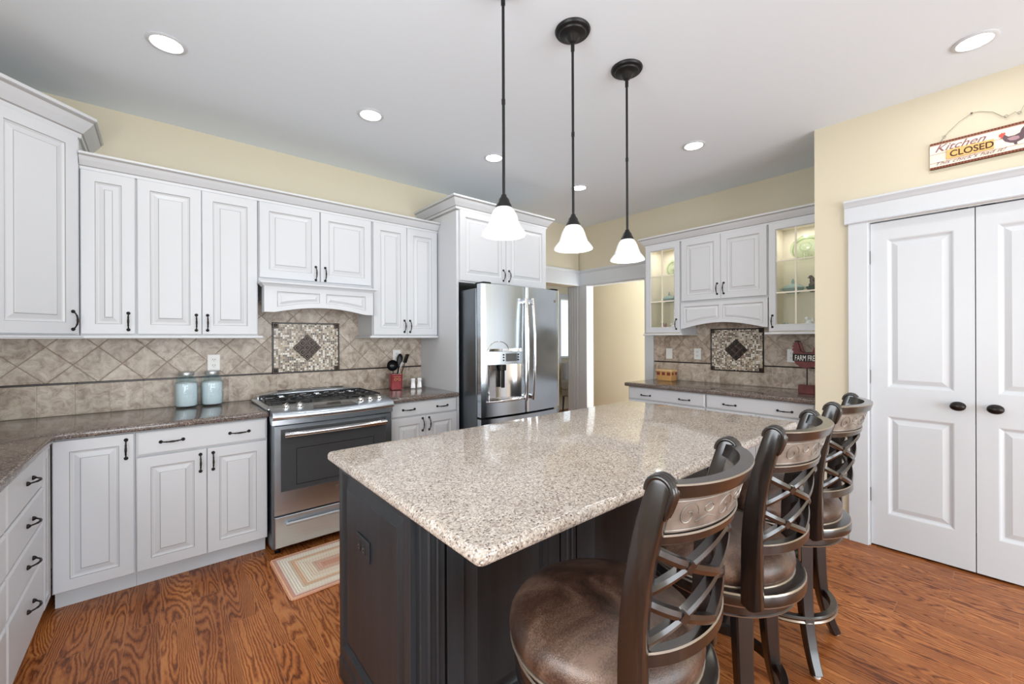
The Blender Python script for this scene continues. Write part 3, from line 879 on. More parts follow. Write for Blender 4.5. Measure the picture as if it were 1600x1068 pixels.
hw = .762
t = thing('range_hood', 'white wooden range hood front with two arched panels above the gas range', 'range hood', (.547, 3.292, 0))
valance(t, hw, 1.561, 1.740, .040, [(.078, hw / 2 - .022), (hw / 2 + .022, hw - .062)], 0, .022, .06)
bm = B(); box(bm, 0, .02, .0005, .076, 1.561, 1.740); box(bm, hw - .02, hw, .0005, .076, 1.561, 1.740); box(bm, .02, hw - .02, .0005, .076, 1.655, 1.740)
box(bm, .02, hw - .02, .08, .396, 1.655, 1.772); obj('hood_box', bm, M['white'], t)
bm = B(); sweep(bm, [(0, .076), (0, -.022), (hw, -.022), (hw, .076)][::1], [(0, 1.740), (.006, 1.740), (.010, 1.747), (.020, 1.757), (.026, 1.760), (.026, 1.772), (0, 1.772)], side=1)
obj('hood_cornice', bm, M['white'], t)
obj('vent_insert', bx(.10, hw - .10, .10, .36, 1.645, 1.655), M['steelh'], t)

# ------------------------------------------------------------------ fridge surround
t = thing('refrigerator_cabinet', 'tall white refrigerator surround with side panels and two doors over the refrigerator', 'cabinet', (1.955, 3.05, 0))
W = 1.085; D = YA - 3.05 - .002
obj('side_panel', bx(0, .022, 0, D, 0, 2.48), M['white'], t)
obj('side_panel', bx(W - .022, W, 0, D, 0, 2.48), M['white'], t)
obj('body', bx(.0225, W - .0225, 0, D, 1.862, 2.50), M['white'], t)
for a, b_, hx in ((.026, W / 2 - .002, W / 2 - .028 - .035), (W / 2 + .002, W - .014, .03)):
    o = obj('door', door_mesh(b_ - a, .615), CABM, t, (a, 0, 1.875)); handle(o, hx, .085)
bm = B(); sweep(bm, [(1.955, YA - .002), (1.955, 3.049), (3.04, 3.049), (3.04, YA - .002)], crown_at(2.49, 1.16), mis=CM)
tag(obj('crown_moulding', bm, [M['white'], M['glaze']]), 'white crown moulding wrapping the top of the refrigerator surround', 'moulding')

# ------------------------------------------------------------------ base cabinets
BF = 3.055; BD = YA - BF - .002; BZ = .875
cabinet('base_cabinet', 'white corner base cabinet with one tall door, under the left counter', 'cabinet', (-.411, BF, 0), 0, .308, BD, .105, BZ,
        [('door', .004, .303, .112, .868, [(.268, .675, True)])], toe=.075)
w = .626
cabinet('base_cabinet', 'white base cabinet with a wide two handled drawer over two doors, left of the range', 'cabinet', (-.102, BF, 0), 0, w, BD, .105, BZ,
        [('drawer', .004, w - .004, .738, .868, [(.15, .065, False), (w - .155, .065, False)]),
         ('door', .004, w / 2 - .0015, .112, .730, [(w / 2 - .035, .54, True)]), ('door', w / 2 + .0015, w - .004, .112, .730, [(.028, .54, True)])], toe=.075)
w = .608
cabinet('base_cabinet', 'white base cabinet with a wide drawer over two doors, between range and refrigerator', 'cabinet', (1.345, BF, 0), 0, w, BD, .105, BZ,
        [('drawer', .010, w - .006, .758, .868, [(.145, .055, False), (w - .16, .055, False)]),
         ('door', .010, w / 2 - .0015, .112, .750, [(w / 2 - .040, .57, True)]), ('door', w / 2 + .0015, w - .006, .112, .750, [(.028, .57, True)])], toe=.075)
# left run, facing +x: local X = +y
LF = -.432; LD = LF - XL - .002
cabinet('base_cabinet', 'narrow white base cabinet with one slim door in the inside corner of the left run', 'cabinet', (LF, 2.885, 0), R(90), .148, LD, .105, BZ,
        [('door', .003, .146, .112, .868)], toe=.075)
cabinet('drawer_cabinet', 'white stack of four drawers in the left run', 'cabinet', (LF, 2.27, 0), R(90), .612, LD, .105, BZ,
        [('drawer', .004, .608, .700, .868, [(.33, .09, False)]), ('drawer', .004, .608, .538, .694, [(.33, .08, False)]),
         ('drawer', .004, .608, .376, .532, [(.33, .075, False)]), ('drawer', .004, .608, .112, .370, [(.33, .158, False)])], toe=.075)
cabinet('drawer_cabinet', 'white drawer cabinet at the left edge of the picture, nearer than the four drawer stack', 'cabinet', (LF, 1.66, 0), R(90), .606, LD, .105, BZ,
        [('drawer', .004, .602, .700, .868), ('drawer', .004, .602, .538, .694), ('drawer', .004, .602, .376, .532), ('drawer', .004, .602, .112, .370)], toe=.075)

# counters
CZ0, CZ1 = .877, .914
ol = round_poly([(-.390, 1.50), (-.390, 3.003), (.528, 3.003), (.528, YA - .012), (XL + .002, YA - .012), (XL + .002, 1.50)], [.016, 0, .016, 0, 0, 0], 3)
tag(obj('countertop', slab(B(), ol, CZ0, CZ1, .012), M['quartz_dark'], smooth=35), 'L shaped brown speckled countertop in the left corner holding the blue jars', 'countertop')
ol = round_poly([(1.336, 3.003), (1.953, 3.003), (1.953, YA - .012), (1.336, YA - .012)], [.014, .016, 0, 0], 3)
tag(obj('countertop', slab(B(), ol, CZ0, CZ1, .012), M['quartz_dark'], smooth=35), 'short brown speckled countertop between the range and refrigerator', 'countertop')
ol = round_poly([(3.67, .862), (XB - .02, .862), (XB - .02, 2.545), (3.67, 2.545)], [0, 0, 0, .016], 3)
tag(obj('countertop', slab(B(), ol, CZ0, CZ1, .012), M['quartz_dark'], smooth=35), 'long brown speckled countertop along the right wall holding the basket', 'countertop')

# ------------------------------------------------------------------ backsplashes
def backsplash(label, loc, rotz, x0, x1, ztop, ox, oz, orow, inset, name):
    """local X along wall, Y into wall; face at y=0"""
    t = thing('backsplash', label, 'backsplash', loc, rotz)
    obj('diagonal_tiles', bx(x0, x1, 0, .009, 1.112, ztop), m_tile_diag('diagonal_tile_' + name, ox, oz), t)
    obj('border_tiles', bx(x0, x1, 0, .009, .9145, 1.099), m_tile_row('border_tile_' + name, orow), t)
    a, b_ = inset[0], inset[1]
    for r0, r1 in ((x0, a), (b_, x1)):
        x = r0
        while x < r1 - .01:
            e = min(x + .305, r1); obj('pencil_trim', bx(x + .001, e - .001, -.004, .008, 1.0995, 1.1115, bev=.002, seg=1), M['pencil'], t); x = e
    iz0, iz1 = inset[2], inset[3]; bd = .013
    cx, cz = (a + b_) / 2, (iz0 + iz1) / 2
    mi = obj('mosaic_inset', bx(a + bd, b_ - bd, -.003, .004, iz0 + bd, iz1 - bd), M['mosaic'], t)
    bm = B()
    for x_a, x_b in ((a + bd, cx - .002), (cx + .002, b_ - bd)):
        box(bm, x_a, x_b, -.006, .008, iz0, iz0 + bd, bev=.002, seg=1); box(bm, x_a, x_b, -.006, .008, iz1 - bd, iz1, bev=.002, seg=1)
    box(bm, a, a + bd, -.006, .008, iz0, iz1, bev=.002, seg=1); box(bm, b_ - bd, b_, -.006, .008, iz0, iz1, bev=.002, seg=1)
    obj('frame_trim', bm, M['pencil'], mi)
    cs = .042
    for xx in (a + .002, b_ - cs - .002):
        for zz in (iz0 + .002, iz1 - cs - .002):
            bm = B(); rings_front(bm, rect(xx, xx + cs, zz, zz + cs), [(0, .004, 0), (0, -.008, 0), (.003, -.010, 0), (.010, -.010, 0), (.013, -.007, 0), (.017, -.010, 0)]); obj('corner_tile', bm, M['dark_tile'], mi)
    # diamond of nine bronze tiles
    k = .052
    for i in (-1, 0, 1):
        for j in (-1, 0, 1):
            u, v = i * k, j * k
            x_, z_ = cx + (u - v) * .7071, cz + (u + v) * .7071; h = k * .7071 * .95
            bm = B(); rings_front(bm, [(x_, z_ - h), (x_ + h, z_), (x_, z_ + h), (x_ - h, z_)], [(0, .004, 0), (0, -.007, 0), (.003, -.009, 0), (.014, -.009, 0), (.018, -.014, 0)])
            obj('diamond_tile', bm, M['dark_tile'], mi)
    return t
backsplash('beige stone tile backsplash behind the range with a mosaic inset', (0, YA - .010, 0), 0, XL + .003, 1.954, 1.66, -.632, 1.218, -.559,
           (.668, 1.178, 1.100, 1.505), 'range_wall')
# right wall: local X = -y
backsplash('beige stone tile backsplash on the right wall with a mosaic inset', (XB - .010, 0, 0), R(-90), -2.585, -.863, 1.56, -1.70, 1.218, -1.70,
           (-1.946, -1.450, 1.040, 1.462), 'right_wall')

# outlets
def outlet(label, loc, rotz, w=.075, h=.117, switch=False, m=None, gang=1, group=None):
    t = thing('outlet' if not switch else 'light_switch', label, 'outlet' if not switch else 'switch', loc, rotz, group)
    obj('cover_plate', bx(-w / 2, w / 2, -.006, 0, -h / 2, h / 2, bev=.003, seg=2), m or M['outlet'], t)
    if switch:
        obj('toggle', bx(-.006, .006, -.014, -.0062, -.012, .012, bev=.002, seg=1), m or M['outlet'], t)
    else:
        for z in (-.021, .021):
            bm = B(); rings_front(bm, round_poly(rect(-.017, .017, z - .014, z + .014), .009, 4), [(0, -.0061, 0), (0, -.009, 0), (.001, -.0095, 0)])
            o = obj('receptacle', bm, m or M['outlet'], t)
            bm = B(); box(bm, -.008, -.005, -.0105, -.0096, z - .002, z + .007); box(bm, .005, .008, -.0105, -.0096, z - .002, z + .007); box(bm, -.002, .002, -.0105, -.0096, z - .010, z - .006)
            obj('slots', bm, M['slot'] if m is None else M['rub'], o)
    return t
outlet('white wall outlet behind the right blue jar', (.298, YA - .0105, 1.205), 0)
outlet('white wall outlet behind the kitchen utensils', (1.70, YA - .0105, 1.21), 0)
outlet('white plate with a switch above the wicker basket', (XB - .0105, 2.400, 1.198), R(-90), switch=True)
outlet('white wall outlet left of the mosaic inset on the right wall', (XB - .0105, 2.082, 1.202), R(-90))
outlet('white wall outlet behind the red rooster cutout', (XB - .0105, 1.225, 1.208), R(-90))

# ------------------------------------------------------------------ right wall cabinets (facing -x): local X = -y
RF = 4.00; RD = XB - RF - .011
def rcab(name, label, y_left, w, z0, z1, fronts, rail=None, hollow=False):
    return cabinet(name, label, 'cabinet', (RF, y_left, 0), R(-90), w, RD, z0, z1, fronts, rail=rail, hollow=hollow)
def shelves(t, w):
    for z in (2.02, 1.735): obj('glass_shelf', bx(.0205, w - .0205, .035, RD - .02, z, z + .006), M['glass'], t)
w = .392
GC = rcab('glass_door_cabinet', 'lit glass door wall cabinet at the left end of the right wall run', 2.488, w, 1.415, 2.35,
     [('glass', .006, w - .006, 1.425, 2.338, [(w - .045, .085, True)])], rail=[(0, RD - .01), (0, 0), (w, 0), (w, RD - .01)], hollow=True)
shelves(GC, w)
w = .786
t = rcab('wall_cabinet', 'white wall cabinet with two doors between the two glass door cabinets', 2.094, w, 1.715, 2.35,
     [('door', .012, w / 2 - .0015, 1.735, 2.338, [(w / 2 - .042, .095, True)]), ('door', w / 2 + .0015, w - .006, 1.735, 2.338, [(.028, .095, True)])])
t = thing('valance', 'white arched valance with two panels under the middle cabinet on the right wall', 'valance', (RF, 2.092, 0), R(-90))
valance(t, .782, 1.462, 1.714, .055, [(.035, .372), (.410, .747)], 0, .016, .02)
w = .41
GC = rcab('glass_door_cabinet', 'lit glass door wall cabinet beside the pantry wall, holding the dark hen dish', 1.306, w, 1.415, 2.35,
     [('glass', .006, w - .006, 1.425, 2.338, [(.028, .085, True)])], rail=[(0, RD - .01), (0, 0), (w, 0)], hollow=True)
shelves(GC, w)
bm = B(); sweep(bm, [(XB - .002, 2.488), (RF - .001, 2.488), (RF - .001, .885)], crown_at(2.335, 1.05), mis=CM)
tag(obj('crown_moulding', bm, [M['white'], M['glaze']]), 'white crown moulding over the right wall cabinets', 'moulding')
# shelves and pucks
def puck(y, label):
    t = thing('puck_light', label, 'light', (RF + .14, y, 2.331), 0)
    bm = B(); lathe(bm, [(0, 0), (.036, 0), (.036, -.010), (.029, -.012), (.028, -.008)], 28); obj('housing', fix(bm), M['white2'], t, smooth=40)
    bm = B(); lathe(bm, [(0, -.009), (.028, -.009)], 28); bmesh.ops.reverse_faces(bm, faces=bm.faces); obj('lens', bm, M['puck'], t)
    l = bpy.data.lights.new('puck_lamp', 'AREA'); l.shape = 'DISK'; l.size = .05; l.energy = .8; l.color = (1, .96, .92)
    lo = bpy.data.objects.new('puck_lamp', l); COL.objects.link(lo); lo.parent = t; lo.location = (0, 0, -.016)
puck(2.29, 'small round light in the top of the left glass door cabinet')
puck(1.10, 'small round light in the top of the right glass door cabinet')
# right base cabinets
RBF = 3.73; RBD = XB - RBF - .002
for yl, w, lb in ((2.522, .80, 'white base cabinet under the left half of the right wall counter'), (1.720, .812, 'white base cabinet next to the pantry wall')):
    cabinet('base_cabinet', lb, 'cabinet', (RBF, yl, 0), R(-90), w, RBD, .105, BZ,
            [('drawer', .006, w - .004, .750, .868, [(.20, .048, False), (w - .20, .048, False)]),
             ('door', .006, w / 2 - .0015, .112, .742, [(w / 2 - .035, .56, True)]), ('door', w / 2 + .0015, w - .004, .112, .742, [(.028, .56, True)])], toe=.075)

# ------------------------------------------------------------------ island
t = thing('kitchen_island', 'black painted kitchen island base with raised panels on every side', 'island', (0, 0, 0))
ix0, ix1, iy0, iy1 = .578, 2.60, 1.125, 1.755
obj('body', bx(ix0, ix1, iy0, iy1, .10, CZ0 - .002), M['island'], t)
obj('plinth', bx(ix0 + .03, ix1 - .03, iy0 + .03, iy1 - .06, 0, .10), M['island'], t)
def island_panel(w, h, s=.05):
    bm = B()
    rg = [(0, 0, 0), (0, -.018, 0), (.002, -.02, 0), (s, -.02, 0), (s + .002, -.014, 0), (s + .008, -.010, 0), (s + .012, -.006, 0), (s + .018, -.006, 0),
          (s + .050, -.017, 0), (s + .052, -.019, 0), (s + .054, -.019, 0)]
    rings_front(bm, rect(0, w, 0, h), rg)
    return bm
# near end (faces -x): local X runs from far (y=iy1) to near: rot -90
e = obj('end_panel', island_panel(iy1 - iy0 - .004, CZ0 - .105, .036), M['island'], t, (ix0 - .0005, iy1 - .002, .102), (0, 0, R(-90)))
# outlet plate laid sideways on the end panel
bm = bx(-.06, .06, -.028, -.0195, -.037, .037, bev=.003, seg=2); pl = obj('outlet_plate', bm, M['island'], t, (ix0, 1.485, .625), (0, 0, R(-90)))
for x_ in (-.021, .021):
    bm = B(); rings_front(bm, round_poly(rect(x_ - .014, x_ + .014, -.017, .017), .009, 4), [(0, -.028, 0), (0, -.031, 0), (.001, -.0315, 0)]); r_ = obj('receptacle', bm, M['island'], pl)
    bm = B(); box(bm, x_ - .004, x_ + .006, -.0325, -.0316, .005, .008); box(bm, x_ - .004, x_ + .006, -.0325, -.0316, -.008, -.005); box(bm, x_ - .010, x_ - .007, -.0325, -.0316, -.002, .002); obj('slots', bm, M['rub'], r_)
obj('base_moulding', sweep(B(), [(ix0, iy1), (ix0, iy0), (ix1, iy0), (ix1, iy1)], [(0, .0), (.022, .0), (.022, .075), (.016, .09), (.006, .102), (0, .102)], side=1), M['island'], t)
# fluted corner posts and panels on the seating side
def pilaster(x0, w):
    bm = B(); rings_front(bm, rect(x0, x0 + w, .104, CZ0 - .002), [(0, 0, 0), (0, -.019, 0), (.003, -.022, 0)])
    n = 2
    for k in range(n):
        c_ = x0 + w * (k + 1) / (n + 1)
        tube(bm, [(c_, -.023, .16), (c_, -.023, .82)], .007, 8)
    return bm
for x0 in (ix0, 1.18, 1.86, ix1 - .085):
    obj('pilaster', pilaster(x0, .085), M['island'], t, (0, iy0 - .0005, 0))
for x0, x1 in ((.672, 1.172), (1.274, 1.852), (1.954, 2.508)):
    obj('side_panel', island_panel(x1 - x0, CZ0 - .108, .06), M['island'], t, (x0, iy0 - .0005, .105))
ol = round_poly([(.517, .722), (2.645, .722), (2.645, 1.788), (.517, 1.788)], .022, 5)
tag(obj('island_countertop', slab(B(), ol, CZ0 - .001, CZ1, .015, seg=5), M['quartz'], smooth=35), 'large beige speckled stone countertop on the black island', 'countertop')

# ------------------------------------------------------------------ gas range
def build_range():
    t = thing('gas_range', 'stainless steel slide-in gas range with front knobs and oven', 'range', (.536, 2.965, 0))
    w = .782
    obj('body', bx(.002, w - .002, .03, .70, .04, .905), M['steeldark'], t)
    for x in (.04, w - .04): 
        bm = B(); lathe(bm, [(0, 0), (.018, 0), (.018, .008), (.010, .010), (.010, .04), (0, .04)], 14); obj('foot', bm, M['black'], t, (x, .06, 0))
    # side frame strips
    obj('front_frame', (lambda b: (box(b, 0, .012, 0, .03, .05, .905), box(b, w - .012, w, 0, .03, .05, .905), b)[-1])(B()), M['steeldark'], t)
    # drawer
    bm = B(); rings_front(bm, rect(.010, w - .010, .055, .250), [(0, .03, 0), (0, -.014, 0), (.004, -.018, 0)])
    dr = obj('drawer', bm, M['steelh'], t)
    bm = B(); sweep_rect(bm, [(.07, -.043, .205), (w - .07, -.043, .205)], (0, 0, 1), .018, .016, chamfer=.004)
    for x in (.075, w - .075): box(bm, x - .008, x + .008, -.036, -.017, .198, .212)
    obj('handle', bm, M['steelh'], dr)
    # oven door with window
    dz0, dz1 = .262, .822
    bm = B()
    def q(x0, x1, z0, z1, y=-.018): bm.faces.new([bm.verts.new(p) for p in ((x0, y, z0), (x1, y, z0), (x1, y, z1), (x0, y, z1))])
    a, b_, c_, d_ = .045, w - .045, .405, .800
    q(.010, a, dz0, dz1); q(b_, w - .010, dz0, dz1); q(a, b_, dz0, c_); q(a, b_, d_, dz1)
    rings_front(bm, rect(a, b_, c_, d_), [(0, -.018, 0), (0, -.014, 0)], cap=False)
    for p in (((.010, .03, dz0), (.010, -.018, dz0), (.010, -.018, dz1), (.010, .03, dz1)), ((w - .010, -.018, dz0), (w - .010, .03, dz0), (w - .010, .03, dz1), (w - .010, -.018, dz1)),
              ((.010, -.018, dz1), (w - .010, -.018, dz1), (w - .010, .03, dz1), (.010, .03, dz1)), ((.010, .03, dz0), (w - .010, .03, dz0), (w - .010, -.018, dz0), (.010, -.018, dz0))):
        bm.faces.new([bm.verts.new(v) for v in p])
    od = obj('oven_door', bm, M['steelh'], t)
    obj('oven_window', bx(a, b_, -.0155, -.012, c_, d_), M['ovenglass'], od)
    bm = B(); rings_front(bm, rect(a + .09, b_ - .09, c_ + .03, d_ - .13), [(0, -.0157, 0), (.003, -.0160, 0)], cap=False); obj('window_border', bm, M['black'], od)
    N = 24; bm = B()
    tube(bm, [(.060 + (w - .12) * i / N, -.062 - .008 * (1 - (2 * i / N - 1) ** 2), .770) for i in range(N + 1)], .0165, 16)
    for x in (.078, w - .078): box(bm, x - .010, x + .010, -.055, -.018, .760, .780, bev=.003, seg=1)
    obj('door_handle', bm, M['chrome'], od, smooth=40)
    bm = B(); lathe(bm, [(0, .002), (.011, .002), (.012, 0)], 20); bmesh.ops.rotate(bm, verts=bm.verts, matrix=Matrix.Rotation(R(90), 3, 'X'))
    obj('badge', fix(bm), M['rub'], od, (w / 2, -.0182, .365))
    # bowed control panel
    bm = B(); N = 24; prof = [(.16, .930), (.135, .941), (.010, .914), (-.006, .905), (-.013, .895), (-.014, .878), (-.006, .868), (.010, .862), (.010, .832), (.06, .832)]
    rings = []
    for i in range(N + 1):
        u = -1 + 2 * i / N; x = -.004 + (w + .008) * i / N
        bow = .052 * (1 - u * u)
        rings.append([bm.verts.new((x, y_ - .036 - bow * (1 if j in range(2, 7) else .15 if j in (0, 9) else .45), z_)) for j, (y_, z_) in enumerate(prof)])
    for p, r2 in zip(rings, rings[1:]):
        for k in range(len(prof) - 1): bm.faces.new([p[k], p[k + 1], r2[k + 1], r2[k]])
    bm.faces.new(rings[0]); bm.faces.new(rings[-1][::-1])
    cp = obj('control_panel', fix(bm), M['steelh'], t, smooth=50)
    # knobs on the sloped part
    tilt = math.atan2(.019, .039)
    def pan(x, v=.5):
        u = -1 + 2 * (x + .004) / (w + .008); bow = .052 * (1 - u * u)
        return Vector((x, .010 - .036 - bow + (.125 + .55 * bow) * v * .62, .914 + .027 * v * .62))
    for x in (.085, .165, .560, .632, .704):
        p = pan(x, .85); bm = B()
        lathe(bm, [(0, 0), (.025, 0), (.025, .004), (.021, .007), (.019, .022), (.017, .025), (0, .026)], 24)
        box(bm, -.004, .004, -.019, .019, .022, .033, bev=.002, seg=1)
        obj('knob', fix(bm), M['chrome'], t, tuple(p), (R(12), 0, R(-30)), smooth=40)
    # touch panel
    bm = B(); q0 = [pan(.235, .3), pan(.515, .3), pan(.500, 1.25), pan(.255, 1.25)]
    N = 10
    low = [pan(.230 + .29 * i / N, .22) for i in range(N + 1)]; up = [pan(.252 + .246 * i / N, 1.35) + Vector((0, 0, -.003)) for i in range(N + 1)]
    off = Vector((0, -.0008, .0022))
    lv = [bm.verts.new(p + off) for p in low]; uv = [bm.verts.new(p + off) for p in up]
    for i in range(N): bm.faces.new([lv[i], lv[i + 1], uv[i + 1], uv[i]])
    tp = obj('touch_panel', bm, M['greypanel'], t)
    bm = B()
    for (xa, xb, va, vb) in ((.335, .425, .85, 1.2),):
        vs = [pan(xa, va), pan(xb, va), pan(xb, vb), pan(xa, vb)]; bm.faces.new([bm.verts.new(v + off * 1.5 + Vector((0, 0, -.001 if k > 1 else 0))) for k, v in enumerate(vs)])
    obj('display', bm, M['black'], tp)
    bm = B()
    for k in range(6):
        for v_ in (.45, .65):
            x = .335 + k * .017; c0 = pan(x, v_) + off * 1.5; box(bm, c0.x - .004, c0.x + .004, c0.y - .002, c0.y + .002, c0.z - .0002, c0.z + .0008)
    for x0_ in (.258, .285, .450, .475, .495):
        for v_ in (.5, .85):
            c0 = pan(x0_, v_) + off * 1.5; box(bm, c0.x - .005, c0.x + .005, c0.y - .003, c0.y + .003, c0.z - .0002, c0.z + .0008)
    obj('buttons', bm, M['rub'], tp)
    # cooktop
    bm = B(); ol = round_poly([(-.020, .06), (w + .020, .06), (w + .020, .655), (-.020, .655)], .02, 4)
    slab(bm, ol, .915, .928, .004, seg=2)
    ck = obj('cooktop', bm, M['steelh'], t, smooth=40)
    bm = B(); slab(bm, round_poly([(.012, .142), (w - .012, .142), (w - .012, .575), (.012, .575)], .03, 4), .9283, .9315, .0015, seg=1)
    obj('cooktop_well', bm, M['steeldark'], ck)
    # burners
    for bx_, by_, r_ in ((.15, .245, .045), (.15, .455, .036), (.39, .35, .052), (.63, .245, .048), (.63, .455, .034)):
        bm = B(); lathe(bm, [(0, 0), (r_, 0), (r_, .004), (r_ * .8, .006), (r_ * .8, .010), (r_ * .6, .012), (0, .012)], 24, c=(bx_, by_, .932))
        obj('burner', fix(bm), M['iron'], ck, smooth=40)
    # grates: three continuous
    for g0, g1 in ((.024, .262), (.268, .514), (.520, .758)):
        bm = B(); zt = .953; r_ = .0055
        def bar(a_, b2): sweep_rect(bm, [a_, b2], (0, 0, 1), .009, .010, chamfer=.002)
        y0_, y1_ = .150, .565; ym = (y0_ + y1_) / 2; xm = (g0 + g1) / 2
        bar((g0, y0_, zt), (g1, y0_, zt)); bar((g0, y1_, zt), (g1, y1_, zt)); bar((g0, y0_, zt), (g0, y1_, zt)); bar((g1, y0_, zt), (g1, y1_, zt)); bar((g0, ym, zt), (g1, ym, zt))
        for yc in (.245, .455):
            for a_ in range(4):
                an = PI / 4 + a_ * PI / 2; bar((xm + .03 * math.cos(an), yc + .03 * math.sin(an), zt), (xm + .088 * math.cos(an), yc + .088 * math.sin(an), zt))
            bar((g0, yc, zt), (xm - .05, yc, zt)); bar((xm + .05, yc, zt), (g1, yc, zt))
        for x_ in (g0, g1):
            for y_ in (y0_, ym, y1_): box(bm, x_ - .005, x_ + .005, y_ - .005, y_ + .005, .931, zt - .005)
        obj('grate', bm, M['iron'], ck)
    # rear vent trim
    bm = B(); N = 20; rings = []
    for i in range(N + 1):
        u = -1 + 2 * i / N; x = .01 + (w - .02) * i / N; yb = .585 - .0 + .01 * (u * u); hh = .050 - .026 * abs(u) ** 3
        rings.append([bm.verts.new(p) for p in ((x, yb - .035 + .01, .928), (x, yb - .02, .928 + hh * .7), (x, yb, .928 + hh), (x, .665, .928 + hh), (x, .68, .928 + hh * .5), (x, .68, .928))])
    for p, r2 in zip(rings, rings[1:]):
        for k in range(5): bm.faces.new([p[k], p[k + 1], r2[k + 1], r2[k]])
    bm.faces.new(rings[0]); bm.faces.new(rings[-1])
    vt = obj('rear_vent', fix(bm), M['steelh'], ck, smooth=50)
    for a_, b2 in ((.15, .25), (.28, .385), (.40, .505), (.535, .635)):
        bm = bx(a_, b2, .602, .645, .9745, .980); obj('vent_slot', bm, M['black'], vt)
    return t
M['greypanel'] = plain('grey_touch_panel', srgb(96, 97, 99), 0.3, 0.3, bump=(60, 0.02))
build_range()

# ------------------------------------------------------------------ refrigerator
def build_fridge():
    w = .918
    t = thing('refrigerator', 'stainless steel french door refrigerator with a water dispenser', 'refrigerator', (1.997, 2.742, 0))
    obj('body', bx(.006, w - .006, .085, .90, .02, 1.79, bev=.004, seg=1), M['steeldark'], t)
    obj('gasket', bx(.014, w - .014, .062, .085, .05, 1.80), M['gap'], t)
    def surf(x): # bowed front
        u = (x / w) * 2 - 1; return -.030 * (1 - u * u)
    def slab_door(x0, x1, z0, z1, name, cut=None):
        N = 20; bm = B(); R_ = []
        xs = [x0 + (x1 - x0) * i / N for i in range(N + 1)]
        if cut: xs = sorted(set([x for x in xs if not (cut[0] - .006 < x < cut[0] + .006 or cut[1] - .006 < x < cut[1] + .006)] + [cut[0], cut[1]]))
        def y_(x):
            e = min(x - x0, x1 - x); r = .010
            return surf(x) + (0 if e > r else r - math.sqrt(max(0, r * r - (r - e) ** 2)))
        zs = [z0, z1] if not cut else [z0, cut[2], cut[3], z1]
        for a, b_ in zip(xs, xs[1:]):
            for c_, d_ in zip(zs, zs[1:]):
                if cut and cut[0] <= (a + b_) / 2 <= cut[1] and c_ == cut[2]: continue
                bm.faces.new([bm.verts.new(v) for v in ((a, y_(a), c_), (b_, y_(b_), c_), (b_, y_(b_), d_), (a, y_(a), d_))])
            bm.faces.new([bm.verts.new(v) for v in ((a, y_(a), z1), (b_, y_(b_), z1), (b_, .062, z1), (a, .062, z1))])
            bm.faces.new([bm.verts.new(v) for v in ((a, .062, z0), (b_, .062, z0), (b_, y_(b_), z0), (a, y_(a), z0))])
        for x in (x0, x1): bm.faces.new([bm.verts.new(v) for v in ((x, y_(x), z0), (x, y_(x), z1), (x, .062, z1), (x, .062, z0))])
        bmesh.ops.remove_doubles(bm, verts=bm.verts, dist=1e-5)
        return obj(name, fix(bm), M['steel'], t, smooth=40)
    zD, zT = .725, 1.822
    cut = (.055, .405, .845, 1.285)
    dl_ = slab_door(0, w / 2 - .002, zD, zT, 'door', cut)
    dr_ = slab_door(w / 2 + .002, w, zD, zT, 'door')
    fz = slab_door(0, w, .10, zD - .018, 'freezer_drawer')
    # dispenser: curved cavity, control strip, tray
    N = 16; bm = B(); R_ = []
    x0, x1, z0, z1 = cut
    def arch_top(x):
        u = (x - x0) / (x1 - x0) * 2 - 1; return z1
    cols = []
    for i in range(N + 1):
        u = -1 + 2 * i / N; x = x0 + (x1 - x0) * i / N
        yb = surf(x) + .052 * (max(0, 1 - u * u)) ** .5
        cols.append((x, surf(x), yb))
    prev = None
    for x, yf, yb in cols:
        vs = [bm.verts.new((x, yb, z0)), bm.verts.new((x, yb, z1))]
        if prev: bm.faces.new([prev[0], vs[0], vs[1], prev[1]])
        prev = vs
    for z in (z0, z1):
        for (a, b_) in zip(cols, cols[1:]):
            bm.faces.new([bm.verts.new(v) for v in ((a[0], a[1], z), (b_[0], b_[1], z), (b_[0], b_[2], z), (a[0], a[2], z))])
    bmesh.ops.remove_doubles(bm, verts=bm.verts, dist=1e-5)
    dp = obj('dispenser_recess', bm, M['chrome'], dl_, smooth=40)
    def curved(x0, x1, z0, z1, out, name, m, par, th=.004):
        bm = B(); N = 14; rr = []
        for i in range(N + 1):
            x = x0 + (x1 - x0) * i / N; u = -1 + 2 * i / N; o_ = out(u)
            rr.append([bm.verts.new(p) for p in ((x, surf(x) - o_ - th, z0), (x, surf(x) - o_ - th, z1), (x, surf(x) - o_ + .0, z1), (x, surf(x) - o_ + .0, z0))])
        for p, q in zip(rr, rr[1:]):
            for k in range(4): bm.faces.new([p[k], p[(k + 1) % 4], q[(k + 1) % 4], q[k]])
        bm.faces.new(rr[0]); bm.faces.new(rr[-1]); return obj(name, fix(bm), m, par, smooth=40)
    cpn = curved(.050, .410, 1.155, 1.262, lambda u: .016 * (1 - u * u) ** .5 if abs(u) < 1 else 0, 'dispenser_panel', M['steelh'], dl_, .012)
    curved(.215, .325, 1.180, 1.245, lambda u: .031, 'display', M['greypanel'], cpn, .002)
    bm = B()
    for x_, z_ in ((.19, 1.235), (.19, 1.213), (.19, 1.190), (.345, 1.235), (.345, 1.213), (.345, 1.190)): box(bm, x_ - .006, x_ + .006, surf(x_) - .0325, surf(x_) - .029, z_ - .006, z_ + .006)
    obj('buttons', bm, M['black'], cpn)
    bm = B(); N = 24; R2 = []
    # bright arch imitating a reflection on the door above the control strip
    pts = []
    for i in range(N + 1):
        a = PI * i / N; x = .165 - .105 * math.cos(a); z = 1.262 + .085 * math.sin(a); pts.append((x, surf(x) - .002, z))
